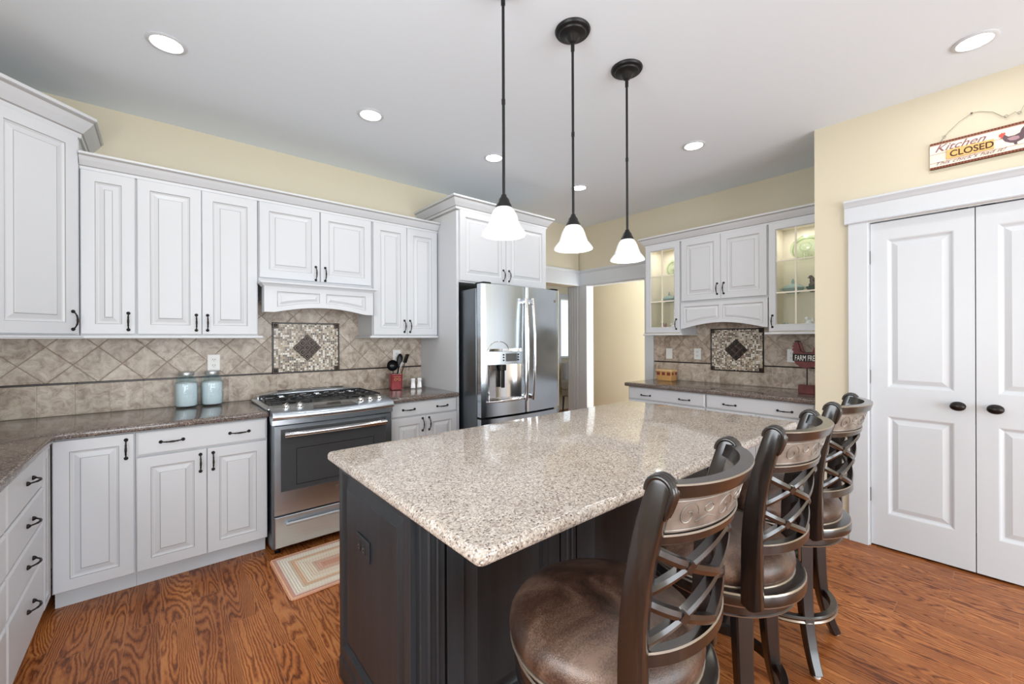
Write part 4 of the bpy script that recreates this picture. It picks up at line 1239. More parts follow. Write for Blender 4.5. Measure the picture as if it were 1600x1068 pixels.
    tube(bm, pts, .004, 8); obj('arch_reflection', bm, M['chrome'], dl_, smooth=60)
    bm = B()
    pts = [(.045 + .37 * i / N, surf(.045 + .37 * i / N) - .004 - .030 * (1 - (2 * i / N - 1) ** 2), .850) for i in range(N + 1)]
    tube(bm, pts, .008, 10)
    for p, q in zip(pts, pts[1:]):
        bm.faces.new([bm.verts.new(v) for v in ((p[0], p[1], .853), (q[0], q[1], .853), (q[0], surf(q[0]) + .03, .853), (p[0], surf(p[0]) + .03, .853))])
    obj('drip_tray', bm, M['chrome'], dl_, smooth=60)
    bm = B(); box(bm, .205, .235, -.012, .010, .955, 1.10, bev=.003, seg=1); box(bm, .195, .245, -.020, .008, 1.10, 1.15, bev=.004, seg=1)
    obj('dispenser_paddle', bm, M['black'], dl_)
    # handles
    for x, d_ in ((w / 2 - .035, dl_), (w / 2 + .045, dr_)):
        bm = B(); N = 20
        pts = [(x, surf(x) - .045 - .028 * (1 - (2 * i / N - 1) ** 2), .835 + (1.722 - .835) * i / N) for i in range(N + 1)]
        sweep_rect(bm, pts, (0, -1, 0), .026, .022, chamfer=.007)
        for z in (.865, 1.69): box(bm, x - .011, x + .011, surf(x) - .046, surf(x) + .001, z - .022, z + .022, bev=.003, seg=1)
        obj('handle', bm, M['chrome'], d_, smooth=50)
    bm = B(); N = 20
    tube(bm, [(.08 + (w - .16) * i / N, surf(.08 + (w - .16) * i / N) - .05, .64) for i in range(N + 1)], .012, 12)
    for x in (.10, w - .10): box(bm, x - .01, x + .01, surf(x) - .045, surf(x) + .001, .63, .65)
    obj('handle', bm, M['chrome'], fz, smooth=50)
    bm = B(); lathe(bm, [(0, .003), (.012, .003), (.014, 0)], 24); bmesh.ops.rotate(bm, verts=bm.verts, matrix=Matrix.Rotation(R(90), 3, 'X'))
    obj('badge', fix(bm), M['rub'], dr_, (w - .075, surf(w - .075) - .0005, 1.72), (0, 0, R(6)))
    obj('hinge_cover', bx(w - .10, w - .02, .0, .12, 1.8225, 1.838, bev=.003, seg=1), M['gap'], t)
    obj('hinge_cover', bx(.02, .10, .0, .12, 1.8225, 1.838, bev=.003, seg=1), M['gap'], t)
    return t
build_fridge()

# ------------------------------------------------------------------ pendants and recessed lights
def pendant(loc, label):
    t = thing('pendant_light', label, 'light', (loc[0], loc[1], 0), 0)
    bm = B(); lathe(bm, [(0, CEIL), (.083, CEIL), (.085, CEIL - .006), (.080, CEIL - .014), (.066, CEIL - .018), (.062, CEIL - .024), (.040, CEIL - .028), (.030, CEIL - .034), (.018, CEIL - .058), (.009, CEIL - .064), (0, CEIL - .064)], 36)
    obj('canopy', fix(bm), M['blackmetal'], t, smooth=35)
    bm = B(); tube(bm, [(0, 0, CEIL - .064), (0, 0, 1.9550)], .0062, 12)
    lathe(bm, [(0, CEIL - .062), (.009, CEIL - .064), (.009, CEIL - .10), (0, CEIL - .10)], 12)
    for z in (2.35,): lathe(bm, [(0, z + .01), (.008, z + .01), (.008, z - .01), (0, z - .01)], 12)
    obj('stem', bm, M['blackmetal'], t, smooth=40)
    bm = B(); lathe(bm, [(0, 1.9670), (.010, 1.9660), (.014, 1.9550), (.022, 1.9450), (.026, 1.9320), (.034, 1.9180), (.035, 1.9100), (.030, 1.9090), (0, 1.9090)], 28)
    obj('socket_cup', fix(bm), M['blackmetal'], t, smooth=40)
    outer = [(.030, 1.9130), (.037, 1.9080), (.047, 1.8940), (.055, 1.8750), (.061, 1.8560), (.067, 1.8400), (.072, 1.8300), (.075, 1.8280), (.083, 1.8170), (.091, 1.8060), (.093, 1.8010), (.0925, 1.7980)]
    inner = [(r_ - .004, z_ + (.001 if i < 11 else 0)) for i, (r_, z_) in enumerate(outer)][::-1]
    bm = B(); lathe(bm, outer + inner, 44); obj('lamp_shade', fix(bm), M['shade'], t, smooth=50)
    bm = B(); bmesh.ops.create_icosphere(bm, subdivisions=3, radius=.021, matrix=Matrix.Translation((0, 0, 1.8460)) @ Matrix.Diagonal((1, 1, 1.3, 1)))
    obj('bulb', bm, M['bulb'], t, smooth=60)
    l = bpy.data.lights.new('bulb_glow', 'POINT'); l.energy = 1.3; l.shadow_soft_size = .03; l.color = (1, .96, .90)
    lo = bpy.data.objects.new('bulb_glow', l); COL.objects.link(lo); lo.parent = t; lo.location = (0, 0, 1.8030)
    return t
pendant((1.088, 1.335), 'nearest glass pendant light over the island, at the near end of the row of three')
pendant((1.518, 1.335), 'middle glass pendant light over the island')
pendant((1.962, 1.335), 'farthest glass pendant light over the island, nearest the right wall')

def downlight(x, y, label, power=2.2, col=(1, .98, .965)):
    t = thing('recessed_light', label, 'light', (x, y, CEIL), 0)
    bm = B(); lathe(bm, [(.064, -.0005), (.082, -.0005), (.083, -.003), (.080, -.006), (.066, -.008), (.062, -.004), (.0605, .0)], 40)
    obj('trim_ring', fix(bm), M['white2'], t, smooth=50)
    bm = B(); lathe(bm, [(0, -.0035), (.063, -.0035)], 40); bmesh.ops.reverse_faces(bm, faces=bm.faces); obj('lens', bm, M['lamp'], t)
    l = bpy.data.lights.new('downlight_beam', 'AREA'); l.shape = 'DISK'; l.size = .12; l.energy = power; l.color = col
    lo = bpy.data.objects.new('downlight_beam', l); COL.objects.link(lo); lo.parent = t; lo.location = (0, 0, -.012)
    return t
for x, y, lb in ((.03, 2.695, 'recessed ceiling light above the left corner counter'), (1.066, 2.695, 'recessed ceiling light in front of the range'),
                 (2.09, 2.69, 'recessed ceiling light behind the nearest pendant stem, in front of the refrigerator'), (3.15, 2.69, 'recessed ceiling light in the far corner by the doorway'),
                 (3.138, 1.537, 'recessed ceiling light in front of the right wall cabinets'), (3.115, .091, 'recessed ceiling light before the pantry doors')):
    downlight(x, y, lb)
downlight(4.82, 3.05, 'recessed ceiling light in the passage beyond the cased opening', 7, (.92, .96, 1))
for x, y in ((.6, -1.6), (2.2, -1.6)): downlight(x, y, 'recessed ceiling light behind the camera, ' + ('left' if x < 1 else 'right'))

# ------------------------------------------------------------------ bar stools
def build_stool():
    t = thing('bar_stool', '', 'stool')
    bm = B()
    lathe(bm, [(0, .706), (.06, .7055), (.12, .703), (.168, .698), (.203, .688), (.228, .673), (.243, .651), (.246, .630), (.242, .612), (.233, .602), (.0, .602)], 56, c=(0, .010, 0))
    seat = obj('seat', fix(bm), M['leather'], t, smooth=60)
    bm = B(); N = 56
    tube(bm, [(.240 * math.cos(2 * PI * k / N), .010 + .240 * math.sin(2 * PI * k / N), .604) for k in range(N + 1)], .0045, 8, caps=False)
    obj('piping', bm, M['rub'], seat, smooth=80)
    bm = B()
    lathe(bm, [(0, .601), (.241, .601), (.249, .598), (.252, .593), (.252, .562), (.250, .557), (.245, .554), (0, .554)], 56, mis=[0, 0, 1, 0, 1, 0, 0], c=(0, -.014, 0))
    obj('seat_ring', fix(bm), [M['espresso'], M['rub']], t, smooth=35)
    bm = B(); lathe(bm, [(0, .553), (.232, .553), (.235, .550), (.235, .522), (.238, .519), (.236, .514), (0, .514)], 56, mis=[0, 1, 0, 0, 1, 0])
    obj('swivel_base', fix(bm), [M['espresso'], M['rub']], t, smooth=35)
    # legs: curved sabre legs
    for k in range(4):
        an = R(45 + 90 * k); ca, sa = math.cos(an), math.sin(an)
        pts, ws, hs = [], [], []
        for i in range(13):
            u = i / 12; z = .516 - .508 * u
            r_ = .172 + .020 * u + .065 * u ** 4 if True else 0
            pts.append((r_ * ca, r_ * sa, z)); ws.append(.056 - .018 * u); hs.append(.054 - .020 * u)
        bm = B(); sweep_rect(bm, pts, (ca, sa, 0), ws, hs, chamfer=.005)
        lg = obj('leg', bm, M['espresso'], t, smooth=30)
        bm = B(); lathe(bm, [(0, 0), (.012, 0), (.013, .004), (.013, .0085), (0, .0085)], 16, c=(pts[-1][0], pts[-1][1], 0)); obj('glide', fix(bm), M['rubber'], lg)
    # foot ring
    bm = B(); N = 56; r0 = .205
    sec = [(-.013, -.016), (.009, -.016), (.013, -.010), (.009, -.003), (.009, .003), (.013, .010), (.009, .016), (-.013, .016)]
    rr = [[bm.verts.new(((r0 + a) * math.cos(2 * PI * k / N), (r0 + a) * math.sin(2 * PI * k / N), .198 + b)) for a, b in sec] for k in range(N)]
    for k in range(N):
        p, q = rr[k], rr[(k + 1) % N]
        for j in range(len(sec)): f = bm.faces.new([p[j], p[(j + 1) % len(sec)], q[(j + 1) % len(sec)], q[j]]); f.material_index = 1 if j in (2, 4) else 0
    obj('foot_ring', fix(bm), [M['espresso'], M['rub']], t, smooth=30)
    # back
    PX = .197
    def yb(z): return -.178 - .46 * max(0, z - .73) ** 2
    BK = .68
    def S(u, z, off=0.0):
        a = u * R(62); rad = PX / math.sin(R(62)); x = rad * math.sin(a) ; d = (math.cos(a) - math.cos(R(62))) * rad
        n = Vector((math.sin(a), -math.cos(a), 0))
        return Vector((x, yb(z) - d * BK, z)) + n * off
    for s in (-1, 1):
        bm = B()
        pts = []; ups = []
        side = [(-.030, .565)]
        # side profile polygon in (y,z): front edge and back edge
        fr, bk = [], []
        for i in range(9):
            z = .572 + (1.085 - .572) * i / 8; y = yb(z); hh = .029 - .004 * i / 8
            fr.append((y + hh, z)); bk.append((y - hh, z))
        yt, zt, rt = yb(1.085) - .002, 1.085, .0255
        top = [(yt + rt * math.cos(R(a)), zt + rt * 1.1 * math.sin(R(a))) for a in range(10, 171, 20)]
        poly = [(yb(.55) + .004, .556)] + fr + top + bk[::-1] + [(yb(.56) - .012, .560)]
        w_ = .031
        va = [bm.verts.new((s * PX - w_ / 2, y, z)) for y, z in poly]; vb = [bm.verts.new((s * PX + w_ / 2, y, z)) for y, z in poly]
        n = len(poly)
        bm.faces.new(va); bm.faces.new(vb[::-1])
        for k in range(n): bm.faces.new([va[k], vb[k], vb[(k + 1) % n], va[(k + 1) % n]])
        fix(bm)
        es = [e for e in bm.edges if abs(e.verts[0].co.x - e.verts[1].co.x) < 1e-6]
        bmesh.ops.bevel(bm, geom=es, offset=.005, segments=2, affect='EDGES', profile=.5)
        po = obj('back_post', bm, M['espresso'], t, smooth=40)
        # reeded scroll: three beads wrapping the top
        bm = B()
        for j in (-1, 0, 1):
            pts = [(s * PX + j * .0105, yt + (rt + .0) * math.cos(R(a)) , zt + (rt + .003) * math.sin(R(a))) for a in range(0, 181, 15)]
            pts += [(s * PX + j * .0105, yb(z) - .0275 + k_ * .0, z) for k_, z in enumerate((1.07, 1.05, 1.035))]
            tube(bm, pts, [.0062] * (len(pts) - 2) + [.005, .002], 8)
        obj('scroll_beads', bm, M['espresso'], po, smooth=60)
    def band(z0, z1, th, m, name, par=t, n=28, lip=0, u0=-1, u1=1, offc=0.0, dz=None):
        bm = B(); rr = []
        for i in range(n + 1):
            u = u0 + (u1 - u0) * i / n; d_ = dz(u) if dz else 0
            a_, b_ = z0 + d_, z1 + d_
            sec = [S(u, a_, offc - th / 2), S(u, a_, offc + th / 2 - .003), S(u, a_ + .003, offc + th / 2), S(u, b_ - .003, offc + th / 2), S(u, b_, offc + th / 2 - .003), S(u, b_, offc - th / 2)]
            rr.append([bm.verts.new(p) for p in sec])
        for p, q in zip(rr, rr[1:]):
            for k in range(6): f = bm.faces.new([p[k], p[(k + 1) % 6], q[(k + 1) % 6], q[k]]); f.material_index = 1 if (lip and k in (1, 3)) else 0
        bm.faces.new(rr[0]); bm.faces.new(rr[-1])
        return obj(name, fix(bm), m, par, smooth=35)
    E2 = [M['espresso'], M['rub']]
    band(1.072, 1.103, .030, E2, 'crest_rail', lip=1)
    bp = band(.998, 1.0715, .012, M['emb'], 'back_panel')
    band(.976, .9975, .022, E2, 'panel_rail', lip=1)
    # embossed scrolls on both faces of the leather panel
    bm = B(); zc = 1.035
    for sgn, oo in ((1, .0065), (-1, -.0065)):
        def em(pl, r_=.0016): tube(bm, [S(u, z, oo) for u, z in pl], r_, 6)
        for c_ in (-.66, -.22, .22, .66):
            dirn = 1 if c_ < 0 else -1
            sp = []
            for i in range(22):
                a = i / 21 * 2.6 * PI; rad = .028 * (1 - .8 * i / 21)
                sp.append((c_ + dirn * rad * math.cos(a) / .24 * .95, zc + rad * math.sin(a)))
            em(sp)
        for c_ in (-.44, 0, .44):
            em([(c_ + .012 / .24 * math.cos(a * PI / 6), zc + .010 + .009 * math.sin(a * PI / 6)) for a in range(13)])
            em([(c_ - .03 / .24, zc - .016), (c_, zc - .006), (c_ + .03 / .24, zc - .016)])
        em([(-.92 + 1.84 * i / 24, zc + .030) for i in range(25)], .0012); em([(-.92 + 1.84 * i / 24, zc - .030) for i in range(25)], .0012)
    obj('embossing', bm, M['emb'], bp, smooth=60)
    # lattice: two stacked crosses on each half, following the curve
    def slat(u0, z0, u1, z1, name='lattice_slat'):
        N = 14; bm = B(); rr = []
        for i in range(N + 1):
            f = i / N; u, z = u0 + (u1 - u0) * f, z0 + (z1 - z0) * f
            du, dz = (u1 - u0) * .24, (z1 - z0); L = math.hypot(du, dz); hw_ = .0095
            pu, pz = -dz / L * hw_ / .24, du / L * hw_
            a, b = (u - pu, z - pz), (u + pu, z + pz); m_ = (u, z)
            sec = [S(*a, -.010), S(*a, .008), S(*m_, .0115), S(*b, .008), S(*b, -.010)]
            rr.append([bm.verts.new(p) for p in sec])
        for p, q in zip(rr, rr[1:]):
            for k in range(5): bm.faces.new([p[k], p[(k + 1) % 5], q[(k + 1) % 5], q[k]])
        bm.faces.new(rr[0]); bm.faces.new(rr[-1])
        return obj(name, fix(bm), M['espresso'], t, smooth=25)
    for za, zb_ in ((.866, .972), (.760, .866)):
        for ua, ub in ((-.98, 0), (0, .98)):
            slat(ua, zb_ - .002, ub, za + .002); slat(ua, za + .002, ub, zb_ - .002)
            zm, um = (za + zb_) / 2, (ua + ub) / 2; bm = B()
            c_ = [S(um - .06, zm, .0125), S(um, zm - .014, .0125), S(um + .06, zm, .0125), S(um, zm + .014, .0125)]
            d_ = [S(um - .06, zm, .0), S(um, zm - .014, .0), S(um + .06, zm, .0), S(um, zm + .014, .0)]
            ca = [bm.verts.new(p) for p in c_]; da = [bm.verts.new(p) for p in d_]
            bm.faces.new(ca); bm.faces.new(da[::-1])
            for k in range(4): bm.faces.new([ca[k], da[k], da[(k + 1) % 4], ca[(k + 1) % 4]])
            obj('lattice_boss', fix(bm), M['espresso'], t)
    band(.727, .758, .024, E2, 'lower_rail', lip=1)
    return t
ST = build_stool()
ST.location = (.888, .672, 0); ST.rotation_euler = (0, 0, R(6))
ST['label'] = 'nearest brown leather swivel bar stool at the near end of the island'; ST['group'] = 'swivel bar stools along the island'
dup(ST, (1.540, .672, 0), R(2), 'middle brown leather swivel bar stool of the three along the island')
dup(ST, (2.195, .680, 0), R(2.5), 'farthest brown leather swivel bar stool, closest to the pantry doors')

# ------------------------------------------------------------------ rug
hx, hy = .44, .262
bm = B(); slab(bm, round_poly([(-hx, -hy), (hx, -hy), (hx, hy), (-hx, hy)], .03, 5), 0.0, .009, .004, seg=2)
tag(obj('braided_rug', bm, m_rug(hx, hy), None, (.512 + hx, 2.672, 0.0005), (0, 0, R(0.8)), smooth=40), 'peach and cream braided rug lying before the range', 'rug')

# ------------------------------------------------------------------ counter items
def jar(loc, rotz, label):
    t = thing('glass_jar', label, 'jar', loc, rotz, 'aqua glass jars of flour')
    def ring(prof, seg=40, sq=.0):
        bm = B(); R_ = []
        for r_, z, s_ in prof:
            vs = []
            for k in range(seg):
                a = 2 * PI * k / seg; c_, s2 = math.cos(a), math.sin(a)
                m_ = (abs(c_) ** (2 + 4 * s_) + abs(s2) ** (2 + 4 * s_)) ** (-1 / (2 + 4 * s_)); vs.append(bm.verts.new((r_ * m_ * c_, r_ * m_ * s2, z)))
            R_.append(vs)
        for a, b in zip(R_, R_[1:]):
            for k in range(seg): bm.faces.new([a[k], a[(k + 1) % seg], b[(k + 1) % seg], b[k]])
        bm.faces.new(R_[0][::-1]); bm.faces.new(R_[-1]); return bm
    obj('jar_glass', ring([(.050, 0, .12), (.056, .006, .15), (.057, .012, .15), (.057, .125, .15), (.055, .150, .12), (.047, .172, .05), (.037, .186, 0), (.036, .196, 0), (.038, .198, 0)]), M['blueglass'], t, smooth=50)
    obj('flour', ring([(.050, .004, .12), (.0545, .010, .15), (.055, .125, .15), (.0535, .142, .12), (.040, .150, .05), (.012, .153, 0)]), M['flour'], t, smooth=50)
    bm = B(); lathe(bm, [(0, .192), (.040, .192), (.041, .195), (.041, .212), (.039, .215), (.0, .215)], 36); obj('lid', fix(bm), M['zinc'], t, smooth=35)
    text('embossed_lettering', 'Ball', t, (-.030, -.0578, .080), (R(90), 0, 0), .042, M['jartext'], .0006, .35)
    text('embossed_lettering', 'MASON', t, (-.028, -.0578, .055), (R(90), 0, 0), .019, M['jartext'], .0006, 0)
    t.scale = (1.07, 1.07, 1.10)
    return t
M['zinc'] = plain('zinc_lid', srgb(190, 194, 196), 0.35, 0.7, bump=(60, 0.05))
M['jartext'] = plain('pale_embossing', srgb(214, 228, 234), 0.3, bump=(40, 0.02))
jar((.138, 3.622, .9145), R(12), 'aqua glass jar of flour with zinc lid, left one of the pair')
jar((.283, 3.624, .9145), R(8), 'aqua glass jar of flour with zinc lid, right one of the pair, before the outlet')

def shaker(loc, label):
    bm = B()
    R_ = []
    for r_, z in ((.021, 0), (.0225, .003), (.0215, .012), (.018, .045), (.0165, .060), (.017, .068), (.0185, .074), (.018, .088), (.016, .092)):
        R_.append([bm.verts.new((x, y, z)) for x, y in round_poly([(-r_, -r_), (r_, -r_), (r_, r_), (-r_, r_)], r_ * .35, 3)])
    n = len(R_[0])
    for a, b in zip(R_, R_[1:]):
        for k in range(n): bm.faces.new([a[k], a[(k + 1) % n], b[(k + 1) % n], b[k]])
    bm.faces.new(R_[0][::-1]); bm.faces.new(R_[-1])
    t = thing('shaker', label, 'shaker', loc, R(-25), 'white shakers by the refrigerator panel')
    obj('body', bm, M['ceramic'], t, smooth=40)
    bm = B()
    for a in range(5): box(bm, .006 * math.cos(a * 1.257) - .001, .006 * math.cos(a * 1.257) + .001, .006 * math.sin(a * 1.257) - .001, .006 * math.sin(a * 1.257) + .001, .0921, .0925)
    obj('holes', bm, M['slot'], t)
shaker((1.795, 3.545, .9145), 'white ceramic shaker nearer the red crock')
shaker((1.862, 3.550, .9145), 'white ceramic shaker nearer the refrigerator panel')

t = thing('utensil_crock', 'dark red rectangular ceramic crock with tan scrollwork', 'crock', (1.630, 3.56, .9145), R(-12))
bm = B(); R_ = []
for r_, z, m_ in ((.046, 0, 0), (.050, .004, 0), (.053, .130, 0), (.055, .138, 0), (.0545, .142, 0), (.049, .142, 0), (.046, .03, 0)):
    R_.append([bm.verts.new((x, y, z)) for x, y in round_poly([(-r_, -r_), (r_, -r_), (r_, r_), (-r_, r_)], r_ * .28, 4)])
n = len(R_[0])
for a, b in zip(R_, R_[1:]):
    for k in range(n): bm.faces.new([a[k], a[(k + 1) % n], b[(k + 1) % n], b[k]])
bm.faces.new(R_[0][::-1]); bm.faces.new(R_[-1])
obj('body', bm, M['crock'], t, smooth=40)
bm = B()
for cx_, dr_ in ((-.012, 1), (.020, -1)):
    tube(bm, [(cx_ + dr_ * .016 * (1 - .75 * i / 16) * math.cos(i / 16 * 2.3 * PI), -.0532, .092 + .016 * (1 - .75 * i / 16) * math.sin(i / 16 * 2.3 * PI)) for i in range(17)], .0018, 6)
tube(bm, [(-.03, -.0535, .118), (.0, -.054, .121), (.034, -.0535, .117)], .0018, 6)
obj('scrollwork', bm, M['tan'], t)

def utensil(label, base, tip, head, m, hr=.004, mh=None):
    """a handle from base to tip; head builds the working end at tip, pointing along +Z local"""
    t = thing('utensil', label, 'utensil', base)
    d = Vector(tip) - Vector(base); L = d.length
    rot = d.to_track_quat('Z', 'Y').to_euler()
    bm = B(); tube(bm, [(0, 0, 0), (0, 0, L * .5), (0, 0, L)], [hr * .8, hr, hr * .8], 8); obj('handle', bm, mh or m, t, (0, 0, 0), rot, smooth=60)
    bm = head(L); obj('head', bm, m, t, (0, 0, 0), rot, smooth=50)
    return t
def ladle(L):
    bm = B(); N = 8
    for sgn in (0, 1):
        prof = [(.050 - .003 * sgn) * math.sin(PI / 2 * i / N) for i in range(N + 1)]
        zz = [-(.046 - .003 * sgn) * math.cos(PI / 2 * i / N) for i in range(N + 1)]
        lathe(bm, list(zip(prof, zz)), 24)
    bmesh.ops.rotate(bm, verts=bm.verts, matrix=Matrix.Rotation(R(72), 3, 'X')); bmesh.ops.translate(bm, verts=bm.verts, vec=(0, 0, L + .030)); return bm
def spoon(slots=True):
    def f(L):
        bm = B(); n = 20; ring = [(0.031 * math.cos(2 * PI * k / n), .050 * math.sin(2 * PI * k / n)) for k in range(n)]
        a = [bm.verts.new((x, .004 - 8 * (x * x) , z + L + .036)) for x, z in ring]; b = [bm.verts.new((x, .0075 - 8 * x * x, z + L + .036)) for x, z in ring]
        ca, cb = bm.verts.new((0, .010, L + .036)), bm.verts.new((0, .013, L + .036))
        for k in range(n):
            bm.faces.new([a[k], a[(k + 1) % n], ca]); bm.faces.new([b[(k + 1) % n], b[k], cb]); bm.faces.new([a[k], b[k], b[(k + 1) % n], a[(k + 1) % n]])
        if slots:
            for x in (-.010, 0, .010): box(bm, x - .0022, x + .0022, -.001, .0015, L + .020, L + .052, 0)
        return fix(bm)
    return f
def turner(w_, h_):
    def f(L):
        bm = B(); box(bm, -w_ / 2, w_ / 2, -.0015, .0015, L, L + h_, bev=.001, seg=1)
        return bm
    return f
cb = (1.630, 3.56, .948)
def cpos(dx, dy): return (cb[0] + dx, cb[1] + dy, cb[2])
G_U = 'utensils in the red crock'
utensil('black ladle leaning left in the red crock', cpos(-.016, .0), (1.590, 3.530, 1.105), ladle, M['black'], .005)
utensil('white handled spatula standing in the red crock', cpos(.0, .018), (1.664, 3.545, 1.085), turner(.040, .080), M['ceramic'], .005)
utensil('grey slotted spoon standing upright in the red crock', cpos(.003, -.015), (1.650, 3.530, 1.130), spoon(), M['greypanel'], .0045, M['black'])
utensil('black turner leaning right in the red crock', cpos(.022, .005), (1.735, 3.590, 1.150), turner(.050, .085), M['blackmetal'], .005)
utensil('wooden spoon standing low in the red crock', cpos(.018, -.02), (1.668, 3.535, 1.065), turner(.022, .05), M['tan'], .006)
utensil('black pasta spoon behind the others in the red crock', cpos(.010, .024), (1.692, 3.620, 1.150), spoon(False), M['black'], .005)

# wicker basket on right counter
t = thing('wicker_basket', 'small tan wicker basket with a wooden lid and a band of dark red splints', 'basket', (4.19, 2.360, .9145), R(-90 - 6)); t.scale = (.95, .95, 1.12)
bm = B(); R_ = []
for s_, z in ((.93, 0), (.97, .01), (1.0, .085)):
    R_.append([bm.verts.new((x, y, z)) for x, y in round_poly([(-.098 * s_, -.06 * s_), (.098 * s_, -.06 * s_), (.098 * s_, .06 * s_), (-.098 * s_, .06 * s_)], .018, 4)])
n = len(R_[0])
for a, b in zip(R_, R_[1:]):
    for k in range(n): bm.faces.new([a[k], a[(k + 1) % n], b[(k + 1) % n], b[k]])
bm.faces.new(R_[0][::-1]); bm.faces.new(R_[-1]); obj('body', bm, M['wicker'], t, smooth=50)
bm = B(); slab(bm, round_poly([(-.104, -.066), (.104, -.066), (.104, .066), (-.104, .066)], .02, 4), .0855, .104, .006, seg=3); obj('lid', bm, M['lidwood'], t, smooth=40)
bm = B()
for x_ in (-.066, 0, .066): box(bm, x_ - .021, x_ + .021, -.0635, -.056, .050, .080, bev=.002, seg=1)
for y_ in (-.03, .03):
    for s_ in (-1, 1): box(bm, s_ * .099 - .003, s_ * .099 + .003, y_ - .014, y_ + .014, .056, .079, bev=.001, seg=1)
obj('splint_band', bm, M['weave_red'], t)

# rooster cutout sign on the right counter; local X = -y (to the viewer's right)
t = thing('rooster_sign', 'barn red rooster cutout on a rod and red wooden base, by the pantry wall', 'decoration', (4.02, 1.035, .9145), R(-90))
bm = B(); box(bm, -.055, .055, -.03, .03, 0, .070, bev=.003, seg=1); obj('base', bm, M['barn'], t)
bm = B(); tube(bm, [(0, 0, .070), (0, 0, .225)], .0045, 10); obj('rod', bm, M['blackmetal'], t)
sil = [(-.01, .205), (.03, .212), (.06, .228), (.085, .255), (.098, .29), (.11, .33), (.112, .375), (.10, .40), (.082, .408), (.062, .395), (.048, .365), (.035, .340), (.015, .332),
       (-.008, .338), (-.022, .355), (-.030, .385), (-.036, .415), (-.050, .428), (-.066, .434), (-.080, .425), (-.088, .412), (-.098, .404), (-.090, .398), (-.100, .388), (-.106, .380), (-.092, .376), (-.100, .362), (-.104, .350), (-.094, .345), (-.096, .31), (-.094, .275), (-.078, .238), (-.045, .214)]
def plate(pts, y0, y1, bevel=0):
    bm = B(); a = [bm.verts.new((x, y0, z)) for x, z in pts]; b = [bm.verts.new((x, y1, z)) for x, z in pts]; n = len(pts)
    bm.faces.new(a); bm.faces.new(b[::-1])
    for k in range(n): bm.faces.new([a[k], b[k], b[(k + 1) % n], a[(k + 1) % n]])
    return fix(bm)
obj('rooster_cutout', plate(sil, -.006, .006), M['barn'], t)
bm = B(); tube(bm, [(-.060, -.0065, .425), (-.050, -.0065, .385), (-.040, -.0065, .345), (-.015, -.0065, .333), (.03, -.0065, .338)], .0035, 6); box(bm, -.085, -.040, -.008, -.006, .420, .430); obj('painted_lines', bm, M['black'], t)
bn = obj('banner', bx(-.098, .108, -.0095, -.0062, .262, .322), M['black'], t)
text('lettering', 'FARM FRESH', bn, (.005, -.0098, .267), (R(90), 0, 0), .064, M['whitepaint'], .0008, 0, 'CENTER', .50, .0)

# ------------------------------------------------------------------ things in the glass cabinets
SX = RF + .16
def gz(z): return z + .0065
def dish_leaf(y, z, label, s=1.0):
    t = thing('glass_dish', label, 'dish', (SX + .03, y, z), R(-90))
    bm = B(); N = 28; R_ = []
    for j in range(8):
        f = j / 7; r_ = .02 + .085 * f
        R_.append([bm.verts.new((r_ * s * math.cos(2 * PI * k / N), -.05 + .10 * f * .4 + .022 * math.sin(2 * PI * k / N) * 0, .085 * s + r_ * s * .85 * math.sin(2 * PI * k / N) * (1 + .06 * math.cos(7 * 2 * PI * k / N) * f))) for k in range(N)])
    for a, b in zip(R_, R_[1:]):
        for k in range(N): bm.faces.new([a[k], a[(k + 1) % N], b[(k + 1) % N], b[k]])
    bm.faces.new(R_[0]); zmin = min(v.co.z for v in bm.verts)
    bmesh.ops.translate(bm, verts=bm.verts, vec=(0, 0, -zmin)); bmesh.ops.solidify(bm, geom=bm.faces[:], thickness=.004)
    obj('bowl', fix(bm), M['greenglass'], t, smooth=60)
    bm = B(); tube(bm, [(.088 * s * math.cos(2 * PI * k / 40), -.012, .087 * s * 1.0 + .078 * s * math.sin(2 * PI * k / 40)) for k in range(41)], .005, 6, caps=False)
    bmesh.ops.translate(bm, verts=bm.verts, vec=(0, 0, -min(v.co.z for v in bm.verts)))
    obj('rim', bm, M['greenrim'], t, smooth=80)
M['greenrim'] = plain('green_glass_rim', srgb(196, 214, 170), 0.2, coat=.5, bump=(40, .05))
dish_leaf(2.255, gz(2.02), 'pale green glass dish on the upper shelf of the left glass cabinet', .95)
dish_leaf(1.075, gz(2.02), 'pale green glass dish on the upper shelf of the right glass cabinet', 1.15)
def tureen(y, z, label, s=1.0):
    t = thing('tureen', label, 'tureen', (SX - .02, y, z), R(-90), 'lidded teal tureens')
    bm = B(); lathe(bm, [(0, 0), (.035 * s, 0), (.040 * s, .006), (.060 * s, .02 * s), (.074 * s, .045 * s), (.078 * s, .052 * s), (.070 * s, .052 * s), (0, .048 * s)], 32); bmesh.ops.scale(bm, verts=bm.verts, vec=(1.12, .8, 1))
    obj('bowl', fix(bm), M['tealglaze'], t, smooth=50)
    bm = B(); lathe(bm, [(.078 * s, .053 * s), (.074 * s, .062 * s), (.055 * s, .078 * s), (.028 * s, .090 * s), (.010 * s, .096 * s), (.012 * s, .110 * s), (.006 * s, .135 * s), (0, .140 * s)], 32); bmesh.ops.scale(bm, verts=bm.verts, vec=(1.12, .8, 1))
    l_ = obj('lid', fix(bm), M['tealglaze'], t, smooth=50)
    bm = B()
    for s_ in (-1, 1): tube(bm, [(s_ * .080 * s, 0, .05 * s), (s_ * .100 * s, 0, .055 * s), (s_ * .100 * s, 0, .040 * s), (s_ * .078 * s, 0, .038 * s)], .004, 8)
    obj('handles', bm, M['tealglaze'], t, smooth=60)
tureen(2.30, gz(1.735), 'teal lidded tureen on the lower shelf of the left glass cabinet', .85)
